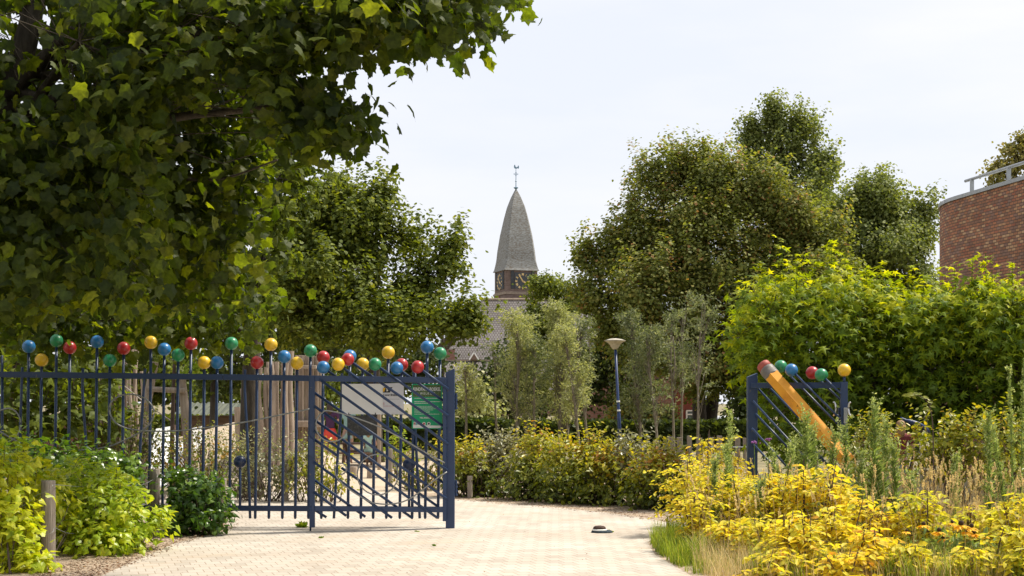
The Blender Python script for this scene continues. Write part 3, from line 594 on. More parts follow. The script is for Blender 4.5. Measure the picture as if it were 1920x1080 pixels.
# ---- right gate: post, leaf with pencil
YR = 18.85
p2 = thing('gate_post', GX(1410, YR), 'navy steel gate post left of the big orange pencil', 'gate post', 'gate posts either side of the opening')
post(p2, 1401, 1419, 699.5, 996, YR)
rg = thing('gate_leaf', GX(1583, 17.75), 'navy gate leaf with a giant orange pencil and five balls among the weeds', 'gate', 'pair of park gate leaves')
def RY(px): return 18.75-(px-1410)/(1583-1410)*1.0
def R(px, py, dy=0.0): return P(px, py, RY(px)+dy)
gr = lambda *a, **k: gp(*a, parent=rg, **k)
gr('gate_stile', lambda mb: bar(mb, R(1582, 716), R(1582, 985), .085, .07, (0, 1, 0)))
gr('gate_rail', lambda mb: bar(mb, R(1410, 723), R(1450, 722.6, .0), .05, .068))
gr('gate_rail', lambda mb: prism(mb, [R(1470, 717.5, -.10), R(1575.5, 716.5, -.03), R(1575.5, 727.5, -.03), R(1486, 728.5, -.10)], (0, .05, 0)))
gr('gate_rail', lambda mb: bar(mb, R(1410, 960), R(1578, 962), .05, .06))
rr_ = [((1464, 687), (1576, 801), 'green', .07), ((1484, 694), (1576, 786), 'blue', -.12), ((1523, 699), (1578, 752), 'red', .05), ((1540, 703), (1576, 738), 'green', -.12), ((1412, 752), (1540, 892), None, -.03), ((1417, 776), (1480, 842), None, .03), ((1422, 729), (1560, 880), None, .04), ((1445, 729), (1576, 862), None, .07), ((1410, 803), (1480, 880), None, -.03), ((1410, 830), (1470, 895), None, .03), ((1530, 850), (1574, 897), None, .04)]
for a, b, c, s in rr_:
    gr('gate_rod', lambda mb: tube(mb, [R(a[0], a[1], s), R(b[0], b[1], s)], .0145, 8), smooth=True)
    if c: gr('ball', lambda mb: sphere(mb, R(a[0], a[1], s), 12/FPX*18.3, 28, 16), 'ball_'+c, True, label=c+' ball')
gr('gate_rod', lambda mb: tube(mb, [R(1583, 706), R(1583, 718)], .018, 8), smooth=True)
gr('ball', lambda mb: sphere(mb, R(1583, 694), 12.2/FPX*17.75, 28, 16), 'ball_yellow', True, label='yellow ball')
gr('lock_plate', lambda mb: bevbox(mb, R(1585.5, 779, -.05), (.045, .012, .19), .003), 'galv')
gr('lock_case', lambda mb: bevbox(mb, R(1573.5, 784, 0), (.03, .05, .26), .003), 'navy')
for x, sg in ((1566, 1), (1592, -1)):
    gr('handle', lambda mb: tube(mb, smoothline([R(x-3*sg, 754, -.09), R(x, 757, -.10), R(x+1.2*sg, 766, -.10), R(x-.5*sg, 776, -.10), R(x-3*sg, 779, -.09)], 4), .012, 8), 'steel', True)
gr('handle', lambda mb: tube(mb, [R(1566, 778, -.09), R(1575, 778, -.04)], .01, 8), 'steel', True)
# pencil: hexagonal shaft
pa, pbm = R(1449, 705.5, -.16), R(1586, 861, -.20)
pend = thing_dir = (pbm-pa).normalized(); side = Vector((0, 1, 0)); side = (side-pend*side.dot(pend)).normalized(); upv = pend.cross(side)
def hexring(c, r, n=6, ph=0.0): return [c+r*(math.cos(ph+i*2*math.pi/n)*upv+math.sin(ph+i*2*math.pi/n)*side) for i in range(n)]
def loft(mb, rings):
    n = len(rings[0]); v = np.array([list(p) for r_ in rings for p in r_]); m = len(rings)
    i = np.arange(m-1)[:, None]*n+np.arange(n); j = np.arange(m-1)[:, None]*n+(np.arange(n)+1) % n
    mb.add(v, [np.stack([i, j, j+n, i+n], -1).reshape(-1, 4), np.array([np.arange(n)[::-1], (m-1)*n+np.arange(n)])])
RPN = .107
tip = pbm+pend*.02
pen = gr('pencil', lambda mb: loft(mb, [hexring(pa, RPN, 6, .35), hexring(tip, RPN, 6, .35)]), 'pencil')
gp('ferrule', lambda mb: loft(mb, [hexring(pa-pend*t, rd, 24) for t, rd in ((-.012, RPN*.86), (.0, RPN*.95), (.03, RPN*.93), (.035, RPN*.88), (.05, RPN*.94), (.055, RPN*.88), (.07, RPN*.94), (.075, RPN*.88), (.09, RPN*.93), (.12, RPN*.93), (.135, RPN*.9))]), 'ferrule', True, parent=pen)
gp('eraser', lambda mb: loft(mb, [hexring(pa-pend*t, rd, 24) for t, rd in ((.13, RPN*.84), (.21, RPN*.84), (.222, RPN*.79), (.226, RPN*.6))]), 'eraser', True, parent=pen)

# ================================================================ small street things
def wpost(px, Y, ytop, wpx, label, seed, lean=0.0):
    b = GX(px, Y); zt = P(px, ytop, Y).z; r = wpx/2/FPX*Y; t = thing('wooden_post', b, label, 'post', 'low wooden posts along the planting')
    mb = MB(); rng = RNG(seed); k = 16; hs = np.linspace(-.05, zt, 9); rings = []
    ang = np.arange(k)*2*math.pi/k; wob = 1+.05*np.sin(ang*3+seed)+.03*rng.normal(size=k)
    for i, h in enumerate(hs):
        rings.append([(b.x+lean*h+r*wob[j]*math.cos(ang[j])*(1-.02*i/8), b.y+r*wob[j]*math.sin(ang[j]), h) for j in range(k)])
    rings.append([(b.x+lean*zt+r*.93*math.cos(a), b.y+r*.93*math.sin(a), zt+.006) for a in ang])
    v = np.array(rings).reshape(-1, 3); m = len(rings); i = np.arange(m-1)[:, None]*k+np.arange(k); j = np.arange(m-1)[:, None]*k+(np.arange(k)+1) % k
    mb.add(v, [np.stack([i, j, j+k, i+k], -1).reshape(-1, 4), ((m-1)*k+np.arange(k))[None]]); mb.build('shaft', M['post'], t, smooth=True)
    return t
wpost(90, 14.4, 902, 26, 'nearest round wooden post, with wire, standing in the bright ivy', 1, .0)
wpost(288, 18.2, 880, 20, 'round wooden post with wire between the bright and the dark ivy', 2, .02)
wpost(173, 16.6, 893, 19, 'wooden post almost swallowed by ivy, only its top showing', 3)
wpost(418, 20.6, 898, 15, 'wooden post behind the fence at the edge of the dark ivy', 4)
wpost(535, 23.4, 862, 13, 'thin wooden post among the shrubs behind the fence', 5)
wpost(881, 24.2, 893, 10, 'short wooden post at the left foot of the yellow-green hedge', 6)
wpost(732, 27.5, 842, 8, 'short wooden post seen through the gate beside the lime bush', 7)
def wire(pts, label, r=.0028):
    p = [P(*q) for q in pts]; t = thing('fence_wire', p[0], label, 'wire', 'galvanised wires between the posts'); mb = MB(); tube(mb, smoothline(p, 5), r, 5); mb.build('strand', M['galv'], t, smooth=True)
wire([(-30, 960, 14.1), (0, 958, 14.15), (30, 953, 14.2), (52, 943, 14.25), (66, 930, 14.25), (85, 922, 14.18), (98, 915, 14.2), (103, 909, 14.3), (150, 912, 15.4), (200, 908, 16.4), (235, 911, 17), (265, 909, 17.6), (282, 902, 18.02), (295, 894, 18.05), (297, 888, 18.2), (330, 899, 18.3), (365, 897, 19)], 'upper galvanised wire looping round the posts in the ivy')
wire([(75, 1003, 14.2), (92, 1001, 14.17), (100, 996, 14.2), (103, 990, 14.3), (130, 1000, 14.9), (165, 997, 15.8)], 'lower wire round the nearest post in the ivy')
# gate stop cast on the path
gs = thing('gate_stop', G(1128, 999), 'small dark ground stop with a white stripe on the pale paving', 'gate stop')
c = G(1127, 999); r_ = 17/FPX*c.y
mb = MB(); lathe(mb, [(r_*1.05, .002), (r_*1.0, .022), (r_*.86, .032)], (c.x+.01, c.y, 0), 24, M=np.diag([1.15, 1, 1])); mb.build('base_plate', M['stopbody'], gs, smooth=True)
mb = MB(); lathe(mb, [(r_*.84, .03), (r_*.8, .042), (r_*.74, .048)], (c.x-.02, c.y, 0), 24); mb.build('stripe', M['text'], gs, smooth=True)
mb = MB(); lathe(mb, [(r_*.74, .047), (r_*.66, .072), (r_*.5, .085), (r_*.2, .09)], (c.x-.02, c.y, 0), 24); mb.build('cap', M['stoprust'], gs, smooth=True)
# lamp
lp = thing('street_lamp', GX(1165, 37), 'leaning blue street lamp with a shallow cream cone head', 'street lamp')
la, lb = GX(1165, 37), P(1154, 656, 37)
mb = MB(); tube(mb, [la, la.lerp(lb, .45), la.lerp(lb, .46), lb], [.05, .045, .036, .034], 12); mb.build('pole', M['bluepole'], lp, smooth=True)
mb = MB(); c = P(1153, 640, 37); s = 37/FPX
lathe(mb, [(4*s, -15*s), (6*s, -13*s), (10*s, -6*s), (14*s, -2.5*s), (20*s, .5*s), (20.5*s, 1.2*s)], c, 28); mb.build('lamp_bowl', M['lampshade'], lp, smooth=True)
mb = MB(); lathe(mb, [(20.6*s, 1.3*s), (15*s, 3.2*s), (9*s, 4.8*s), (3*s, 5.5*s)], c, 28); mb.build('lamp_lid', M['lampshade'], lp, smooth=True)
mb = MB(); tube(mb, [P(1156, 655, 37), P(1154, 648, 37)], .05, 12); mb.build('collar', M['black'], lp)
for y, x in ((751, 1159), (768, 1160), (822, 1163.5)):
    mb = MB(); tube(mb, [P(x, y, 36.98), P(x+.2, y+3, 36.98)], .047, 10); mb.build('sticker', M['text'], lp)

# ================================================================ PLAYGROUND
def logrow(label, items, Y, sxy=(5.4, 400, 640)):
    s, ox, oy = sxy; x0 = items[0][0]; t = thing('log_palisade', GX(ox+x0/s, Y), label, 'palisade', 'log palisades of the playground')
    for i, (a, b, top, bot) in enumerate(items):
        rng = RNG(i*7+int(a)); cx = ox+(a+b)/2/s; r = max((b-a)/2/s/FPX*Y, .03); yy = Y+(i % 3)*.12; p1 = P(cx+rng.uniform(-1, 1), oy+top/s, yy); p0 = GX(cx+(rng.uniform(-2, 2)), yy)
        mb = MB(); m1 = p0.lerp(p1, .4)+Vector((rng.normal()*.03, 0, 0)); m2 = p0.lerp(p1, .75)+Vector((rng.normal()*.03, 0, 0))
        tube(mb, smoothline([p0, m1, m2, p1], 4), r*np.concatenate([np.linspace(1.05, .93, 12), [.9]]), 12); mb.build('log', M['log'], t, smooth=False)
    return t
logrow('palisade of weathered logs of uneven height behind the fence bars left of the gate', [(205, 270, 665, 1100), (270, 303, 478, 1100), (303, 350, 484, 0), (350, 404, 482, 0), (390, 440, 560, 0), (428, 470, 290, 0), (462, 507, 268, 0), (505, 555, 264, 0), (535, 562, 208, 0), (560, 614, 204, 0), (612, 672, 206, 0), (682, 722, 222, 0), (722, 766, 220, 0), (758, 821, 98, 0)], 31)
logrow('palisade of tall pale logs behind the fence, under the overhanging maple leaves', [(0, 40, 200, 0), (40, 80, 190, 0), (80, 118, 170, 0), (110, 150, 130, 0), (150, 190, 100, 0), (185, 222, 85, 0), (215, 250, 75, 0), (245, 285, 72, 0), (280, 318, 70, 0), (312, 345, 72, 0), (338, 372, 70, 0), (366, 402, 68, 0), (398, 432, 275, 0)], 29, (4.91, 180, 640))
# plank hut
hut = thing('play_hut', GX(575, 32), 'playground hut wall of upright weathered planks with a ledge beside the gate stile', 'play hut')
xs = [825, 860, 895, 925, 955, 980, 1005, 1025, 1045, 1070, 1095]; tops = [142, 140, 142, 140, 145, 140, 140, 150, 120, 165, 200]
for i in range(len(xs)-1):
    a = P(400+xs[i]/5.4, 640+tops[i]/5.4, 32); b = P(400+xs[i+1]/5.4-.4, 640, 32); mb = MB(); h = a.z
    bevbox(mb, ((a.x+b.x)/2, 32+(i % 2)*.04, h/2), (b.x-a.x, .05, h), .008); mb.build('plank', M['log'], hut)
for y0, y1, x0, x1 in ((245, 278, 880, 1045), (805, 868, 785, 1110)):
    a = P(400+x0/5.4, 640+y0/5.4, 31.8); b = P(400+x1/5.4, 640+y1/5.4, 31.8); mb = MB(); bevbox(mb, ((a.x+b.x)/2, 31.82, (a.z+b.z)/2), (b.x-a.x, .16 if y0 < 300 else .5, a.z-b.z), .01); mb.build('crossbeam' if y0 < 300 else 'ledge', M['log'], hut)
# stake frame round a young tree
z3 = lambda x, y, Y: P(180+x/4.91, 640+y/4.91, Y)
sf = thing('tree_stake', GX(315, 24), 'pale wooden stake frame with a crossbar round a young tree behind the fence', 'tree stake')
mb = MB(); tube(mb, [GX(270, 24), z3(445, 690, 24), z3(540, 190, 24)], [.085, .08, .07], 12); mb.build('stake', M['log'], sf)
mb = MB(); tube(mb, [GX(356, 24), z3(845, 850, 24), z3(790, 350, 24)], [.09, .085, .065], 12); mb.build('stake', M['log'], sf)
mb = MB(); tube(mb, [z3(478, 438, 23.88), z3(826, 455, 23.88)], .045, 12); mb.build('crossbar', M['log'], sf)
sl_ = thing('slide', GX(317, 25), 'white playground slide seen through the fence beside the stake frame', 'slide')
mb = MB()
sec = [(-.30, .10), (-.285, .16), (-.25, .15), (-.235, .02), (.235, .02), (.25, .15), (.285, .16), (.30, .10)]
prof = [(26.6, .86), (26.3, .84), (25.2, .5), (24.6, .3), (24.2, .2), (23.9, .18)]; cx = GX(317, 25).x; rings = [[(cx+a, y, z+b) for a, b in sec] for y, z in prof]
v = np.array(rings).reshape(-1, 3); k = len(sec); m = len(prof); i = (np.arange(m-1)[:, None]*k+np.arange(k-1)).ravel(); mb.add(v, np.stack([i, i+1, i+k+1, i+k], -1)); o = mb.build('chute', M['plastic'], sl_); md = o.modifiers.new('solid', 'SOLIDIFY'); md.thickness = .02
for s_ in (-1, 1):
    mb = MB(); prism(mb, [(cx+s_*.27, 24.9, .45), (cx+s_*.27, 24.6, .45), (cx+s_*.27, 24.8, .8), (cx+s_*.27, 25.3, 1.15), (cx+s_*.27, 26.5, 1.18), (cx+s_*.27, 26.5, 1.1)], (.03*s_, 0, 0)); mb.build('side_panel', M['plastic'], sl_)
    mb = MB(); tube(mb, [(cx+s_*.26, 26.5, 0), (cx+s_*.26, 26.5, 1.2)], .04, 10); mb.build('leg', M['darkwood'], sl_)
rp = thing('guy_rope', z3(180, 345, 23.5), 'thin rope slanting down from the log palisade to the young tree', 'rope')
mb = MB(); tube(mb, [z3(180, 345, 28), z3(430, 550, 26), z3(692, 735, 24.1)], .012, 6); mb.build('strand', M['post'], rp, smooth=True)
# low shed with corrugated roof far behind
sh = thing('shed', GX(395, 52), 'low shed with a dark corrugated roof seen far behind the fence bars', 'shed')
a, b = P(330, 772, 52), P(470, 786, 52); x0, x1 = a.x, b.x; mb = MB(); n = 60; xx = np.linspace(x0, x1, n); top = np.stack([xx, np.full(n, 53.5), np.full(n, 1.62)+.03*np.sin(xx*30)], -1); bt = np.stack([xx, np.full(n, 51.6), np.full(n, 1.2)+.03*np.sin(xx*30)], -1)
i = np.arange(n-1); mb.add(np.concatenate([top, bt]), np.stack([i, i+1, i+n+1, i+n], -1)); mb.build('roof', M['shedroof'], sh)
mb = MB(); box(mb, ((x0+x1)/2, 52.8, .58), (x1-x0-.3, 1.4, 1.14)); mb.build('wall', M['darkwood'], sh)
# low brick wall far left
bw = thing('garden_wall', GX(110, 40), 'low brown brick garden wall behind the shrubs left of the tall logs', 'wall')
a, b = P(-60, 775, 40), P(215, 775, 40); mb = MB(); z = .95+.1
mb.add([(a.x, 40, 0), (b.x, 40, 0), (b.x, 40, z), (a.x, 40, z)], np.array([[0, 1, 2, 3]]), q=[(0, 0, 0), (4, 0, 0), (4, z, 0), (0, z, 0)]); mb.add([(a.x, 40.22, 0), (b.x, 40.22, 0), (b.x, 40.22, z), (a.x, 40.22, z)], np.array([[1, 0, 3, 2]])); mb.add([(a.x, 40, z), (b.x, 40, z), (b.x, 40.22, z), (a.x, 40.22, z)], np.array([[0, 1, 2, 3]])); mb.build('brickwork', M['brickfar'], bw, attr=True)
# picnic table
pt = thing('picnic_table', GX(672, 36.6), 'brown wooden picnic table with a child sitting at it, seen through the gate', 'picnic table')
a = P(640, 832, 36.6); b = P(700, 832, 36.6); cx = (a.x+b.x)/2; zt = a.z; zt = .58
mb = MB()
for k in range(4): bevbox(mb, (cx, 36.3+k*.17, zt), (b.x-a.x, .155, .045), .006)
mb.build('tabletop', M['darkwood'], pt)
for yy in (35.75, 37.3):
    mb = MB(); bevbox(mb, (cx, yy, .36), (b.x-a.x, .24, .045), .006); mb.build('bench', M['darkwood'], pt)
for xx in (a.x+.1, b.x-.1):
    for s_ in (-1, 1):
        mb = MB(); bar(mb, (xx, 36.55+s_*.55, 0), (xx, 36.55+s_*.2, zt-.03), .045, .09); mb.build('leg', M['darkwood'], pt)
    mb = MB(); bar(mb, (xx+.05, 35.7, .32), (xx+.05, 37.4, .32), .04, .08); mb.build('crossbar', M['darkwood'], pt)
nb = thing('shelter_post', GX(711, 34.5), 'upright pale timber post between the slate board and the picnic table', 'timber post')
mb = MB(); bevbox(mb, GX(711, 34.5)+Vector((0, 0, P(0, 770, 34.5).z/2)), (.08, .08, P(0, 770, 34.5).z), .006); mb.build('beam', M['log'], nb)
for px, y0, y1, wd, lb_ in ((663, 875, 890, 15, 'wider tree stump stool on the sunny sand behind the gate'), (695, 881, 894, 14, 'second, smaller tree stump stool nearer the timber post')):
    Y = FPX*1.6/(y1-HY+3); t = thing('stump_stool', GX(px, Y), lb_, 'stump', 'stump stools on the sand'); mb = MB(); r = wd/2/FPX*Y; h = P(0, y0, Y).z; lathe(mb, [(r*1.05, 0), (r, h*.5), (r*.97, h-.01), (r*.9, h)], GX(px, Y), 14); mb.build('wood', M['log'], t, smooth=False)
# picket row right
pk = thing('picket_fence', GX(1330, 36), 'row of low grey pickets with gaps in front of the dark hedge', 'fence')
for x0, x1, top in ((1252, 1262, 819), (1269, 1279, 820), (1288, 1297, 817), (1308, 1317, 821), (1329, 1338, 820), (1344, 1354, 817), (1363, 1372, 819), (1378, 1388, 818), (1393, 1399, 821)):
    a, b = P(x0, top, 36), P(x1, top, 36); mb = MB(); bevbox(mb, ((a.x+b.x)/2, 36, a.z/2), (b.x-a.x, .05, a.z), .008); mb.build('picket', M['post'], pk)
mb = MB(); tube(mb, [P(1320, 838.5, 35.8), P(1400, 838.5, 35.8)], .018, 8); mb.build('rail', M['galv'], pk)

# ---- people
def skinmesh(name, verts, edges, rad, mat, parent, sub=1):
    me = bpy.data.meshes.new(name); me.from_pydata([tuple(v) for v in verts], edges, []); o = bpy.data.objects.new(name, me); COL.objects.link(o)
    sk = o.modifiers.new('s', 'SKIN'); sk.use_smooth_shade = True
    for i, r in enumerate(rad): me.skin_vertices[0].data[i].radius = (r, r) if not isinstance(r, tuple) else r
    me.skin_vertices[0].data[0].use_root = True
    sb = o.modifiers.new('u', 'SUBSURF'); sb.levels = sub; sb.render_levels = sub
    dg = bpy.context.evaluated_depsgraph_get(); dg.update(); m2 = bpy.data.meshes.new_from_object(o.evaluated_get(dg)); bpy.data.objects.remove(o)
    m2.name = name; m2.materials.clear(); m2.materials.append(M[mat]); o = bpy.data.objects.new(name, m2); COL.objects.link(o); o.parent = parent; return o
def person(base, H, label, pose, top, bottom, hair, face=1, skirt=False, longhair=True, seatz=None):
    """pose: 'stand' or 'sit'; face=+1 looks away from the camera (+Y), -1 towards it"""
    t = thing('person', base, label, 'person'); h = H; f = face
    hip = .53*h if pose == 'stand' else (seatz+.06); sh_ = hip+.29*h; nk = sh_+.03*h; hd = nk+.10*h; sw = .115*h; hw = .055*h
    V = [(0, 0, hip), (0, 0, hip+.13*h), (0, 0, sh_), (0, 0, nk), (0, .005*f, nk+.045*h), (0, .01*f, hd)]; Rr = [(.075*h, .06*h), (.062*h, .05*h), (.07*h, .05*h), .028*h, .05*h, .055*h]; E = [(0, 1), (1, 2), (2, 3), (3, 4), (4, 5)]
    for s in (-1, 1):
        n = len(V)
        if pose == 'stand':
            V += [(s*hw, 0, hip-.03*h), (s*hw*1.05, .01*f, .28*h), (s*hw, -.01*f, .045*h), (s*hw*1.2, .06*h*f, .02*h)]
        else:
            V += [(s*hw, .02*f, hip-.0), (s*hw*1.3, .24*h*f, hip+.01), (s*hw*1.3, .24*h*f, max(hip-.24*h, .05)), (s*hw*1.3, .31*h*f, max(hip-.26*h, .03))]
        Rr += [.052*h, .034*h, .022*h, .02*h]; E += [(0, n), (n, n+1), (n+1, n+2), (n+2, n+3)]
        n = len(V)
        if pose == 'stand': V += [(s*sw, 0, sh_), (s*(sw+.03*h), -.01*f, sh_-.17*h), (s*(sw+.02*h), .05*h*f, sh_-.31*h)]
        else: V += [(s*sw, 0, sh_-.01), (s*(sw+.05*h), .08*h*f, sh_-.16*h), (s*(sw), .2*h*f, sh_-.19*h)]
        Rr += [.032*h, .024*h, .017*h]; E += [(2, n), (n, n+1), (n+1, n+2)]
        a = Vector(V[n+2]); d = (a-Vector(V[n+1])).normalized(); p0 = len(V); V += [tuple(a+d*.04*h)]; Rr += [.018*h]; E += [(n+2, p0)]
        for k in range(4):
            q = len(V); o_ = Vector(((k-1.5)*.011*h, 0, 0)); V += [tuple(a+d*(.06*h)+o_), tuple(a+d*(.085*h-abs(k-1.4)*.006*h)+o_*1.2)]; Rr += [.006*h, .005*h]; E += [(p0, q), (q, q+1)]
        q = len(V); V += [tuple(a+d*.045*h+Vector((-s*.025*h, 0, 0)))]; Rr += [.007*h]; E += [(p0, q)]
    body = skinmesh('body', [Vector(v) for v in V], E, Rr, 'skin', t)
    if longhair: skinmesh('hair', [Vector((0, 0, hd+.045*h)), Vector((0, -.02*h*f, hd)), Vector((0, -.035*h*f, nk+.01*h)), Vector((0, -.04*h*f, nk-.05*h))], [(0, 1), (1, 2), (2, 3)], [.04*h, .064*h, .05*h, .03*h], hair, t)
    else: skinmesh('hair', [Vector((0, 0, hd+.05*h)), Vector((0, -.012*h*f, hd+.01*h))], [(0, 1)], [.045*h, .062*h], hair, t)
    n_ = .006*h
    VS = [(0, 0, hip+.02*h), (0, 0, hip+.13*h), (0, 0, sh_-.0), (0, 0, nk-.02*h)]; RS = [(.086*h, .07*h), (.073*h, .06*h), (.08*h, .06*h), (.04*h, .04*h)]; ES = [(0, 1), (1, 2), (2, 3)]
    for s in (-1, 1):
        k = len(VS); i0 = 6+(10+0)*0
        sx = s*sw; VS += [(sx, 0, sh_), (s*(sw+.02*h), .02*h*f if pose == 'sit' else 0, sh_-.09*h)]; RS += [.042*h, .036*h]; ES += [(2, k), (k, k+1)]
    skinmesh('top', [Vector(v) for v in VS], ES, RS, top, t)
    if skirt:
        mb = MB(); n = 48; a = np.arange(n)*2*math.pi/n; prof = [(.078*h, hip+.07*h), (.10*h, hip), (.125*h, hip-.06*h), (.13*h, hip-.063*h), (.155*h, hip-.13*h)]; rg_ = []
        for i, (r, z) in enumerate(prof): fr = 1+.07*(i/4)*np.sin(a*9+i); rg_.append(np.stack([r*fr*np.cos(a), r*.8*fr*np.sin(a), np.full(n, z)], -1))
        v = np.concatenate(rg_)+np.array(base); i = np.arange(4)[:, None]*n+np.arange(n); j = np.arange(4)[:, None]*n+(np.arange(n)+1) % n
        mb.add(v, np.stack([i, j, j+n, i+n], -1).reshape(-1, 4)); mb.build('skirt', M[bottom], t, smooth=True)
    else:
        VB = [(0, 0, hip+.03*h), (0, 0, hip)]; RB = [(.084*h, .07*h), (.088*h, .07*h)]; EB = [(0, 1)]
        for s in (-1, 1):
            k = len(VB)
            VB += [(s*hw, 0, hip-.03*h), (s*hw*1.1, 0, hip-.14*h)] if pose == 'stand' else [(s*hw, .02*f, hip), (s*hw*1.25, .17*h*f, hip+.01)]; RB += [.062*h, .052*h]; EB += [(1, k), (k, k+1)]
        skinmesh('shorts', [Vector(v) for v in VB], EB, RB, bottom, t)
    for s in (-1, 1):
        mb = MB(); sphere(mb, Vector(base)+Vector((s*.019*h, .052*h*f+.01*f, hd+.004*h)), .007*h, 8, 6); mb.build('eye', M['ink'], t)
    return t
person(GX(619, 36.0), 1.62, 'girl in a dark plum top and bright red frilled skirt standing by the picnic table', 'stand', 'clothplum', 'clothred', 'hairdark', 1, True)
person(GX(652, 37.9), 1.55, 'person with bare arms half hidden behind the slate board, beside the picnic table', 'stand', 'clothteal', 'clothteal', 'hairdark', 1)
person(GX(691, 35.9), 1.15, 'child in pale teal sitting at the picnic table', 'sit', 'clothteal', 'clothteal', 'hairfair', 1, False, True, .36)
person(GX(1688, 20.9), 1.36, 'fair-haired person in a wine red top behind the weeds and sweetgum trees', 'stand', 'clothwine', 'clothblue', 'hairfair', 1)
um = thing('stroller_hood', P(1690, 790, 20.6), 'dark blue folded canopy of a stroller glimpsed under the sweetgum leaves', 'canopy')
mb = MB(); a, b, c, d = P(1688, 784, 20.6), P(1704, 790, 20.6), P(1728, 798, 20.6), P(1744, 812, 20.6); tube(mb, smoothline([a, b, c, d], 4), np.array([.02]*4+[.035]*4+[.03]*4+[.01]), 8); mb.build('fabric', M['bluepole'], um, smooth=True)
mb = MB(); tube(mb, [d, P(1750, 900, 20.6)], .012, 6); tube(mb, [P(1728, 800, 20.6), P(1700, 897, 20.6)], .012, 6); mb.build('frame', M['black'], um)

# ================================================================ CHURCH
YC = 200.0; u = YC/FPX
ch = thing('church', GX(985, YC), 'brick church with a curved grey slate spire, gold clocks and big tiled roof', 'church')
th_ = math.radians(-19.3); W = 63.6*u
cc = P(948, 0, YC); corner = Vector((cc.x, YC, 0)); ex = Vector((math.cos(th_), -math.sin(th_), 0)); ey = Vector((math.sin(th_), math.cos(th_), 0))   # front face runs right and away, left face runs left and away
ex = Vector((math.cos(math.radians(19.3)), math.sin(math.radians(19.3)), 0)); ey = Vector((-math.sin(math.radians(19.3)), math.cos(math.radians(19.3)), 0))
cen = corner+ex*W/2+ey*W/2
def tw(a, b, z): return cen+ex*a+ey*b+Vector((0, 0, z))
def zc(py): return P(0, py, YC).z
def sqbox(mb, hw, z0, z1, q=True, bx=None):
    hs = [(-hw, -hw), (hw, -hw), (hw, hw), (-hw, hw)]
    for i in range(4):
        a, b = hs[i], hs[(i+1) % 4]
        mb.add([list(tw(*a, z0)), list(tw(*b, z0)), list(tw(*b, z1)), list(tw(*a, z1))], np.array([[0, 1, 2, 3]]), q=[(0, z0, 0), (2*hw, z0, 0), (2*hw, z1, 0), (0, z1, 0)])
    mb.add([list(tw(*h, z1)) for h in hs], np.array([[0, 1, 2, 3]])); mb.add([list(tw(*h, z0)) for h in hs], np.array([[3, 2, 1, 0]]))
H2 = W/2
mb = MB(); sqbox(mb, H2+.10, 0, zc(550)); sqbox(mb, H2, zc(547), zc(506)); mb.build('tower', M['bricktower'], ch, attr=True)
mb = MB(); sqbox(mb, H2+.2, zc(551.5), zc(548)); sqbox(mb, H2+.06, zc(548), zc(546)); mb.build('cornice', M['stone'], ch)
hs = np.array([0, 3, 9.4, 20, 37.8, 69, 100.7, 122.7, 141.6, 152, 159])*u; ws = np.array([273, 262, 252, 240, 228, 195, 148, 110, 61, 26, 2])/273; WB = 44.6*u*2/1.27/2*1.0
hi = np.linspace(0, hs[-1], 40); wi = np.interp(hi, hs, ws); z0 = zc(506)
mb = MB(); R_ = []
HW = 89*u/(math.cos(math.radians(19.3))+math.sin(math.radians(19.3)))/2
for h, w_ in zip(hi, wi):
    k = HW*w_
    # corners slightly chamfered into an eight-sided section
    c_ = k*(.99-.12*min(1, h/(25*u)))
    R_.append([tw(-c_, -k, z0+h), tw(c_, -k, z0+h), tw(k, -c_, z0+h), tw(k, c_, z0+h), tw(c_, k, z0+h), tw(-c_, k, z0+h), tw(-k, c_, z0+h), tw(-k, -c_, z0+h)])
loft(mb, R_); mb.build('spire', M['slate'], ch)
zt = z0+hs[-1]
fin = None
mb = MB(); lathe(mb, [(.05, -.5), (.12, -.1), (.30, .0), (.32, .12), (.08, .2)], tw(0, 0, zt), 16); lathe(mb, [(.07, 0), (.05, 1.2), (.035, 2.6)], tw(0, 0, zt+.1), 8); lathe(mb, [(.03, -.15), (.13, 0), (.03, .15)], tw(0, 0, zt+1.0), 10); fin = mb.build('finial', M['lead'], ch)
mb = MB(); zz_ = zt+2.0
for a in (-1, 1):
    bar(mb, tw(0, 0, zz_), tw(a*.32, 0, zz_), .05, .05); bar(mb, tw(a*.3, 0, zz_-.1), tw(a*.3, 0, zz_+.1), .05, .05); bar(mb, tw(0, 0, zz_+a*.3), tw(a*.2, 0, zz_), .035, .035); bar(mb, tw(0, 0, zz_+a*.3), tw(-a*.2, 0, zz_), .035, .035)
mb.build('cross', M['lead'], fin)
ck = [(-.32, .28), (-.25, .1), (-.12, 0), (.1, 0), (.2, .08), (.42, .05), (.46, .3), (.34, .52), (.25, .3), (.12, .2), (-.05, .28), (-.12, .5), (-.2, .56), (-.3, .46), (-.24, .4)]
mb = MB(); prism(mb, [tw(a, -.03, zt+2.75+b) for a, b in ck], ey*.06); mb.build('weathercock', M['lead'], fin)
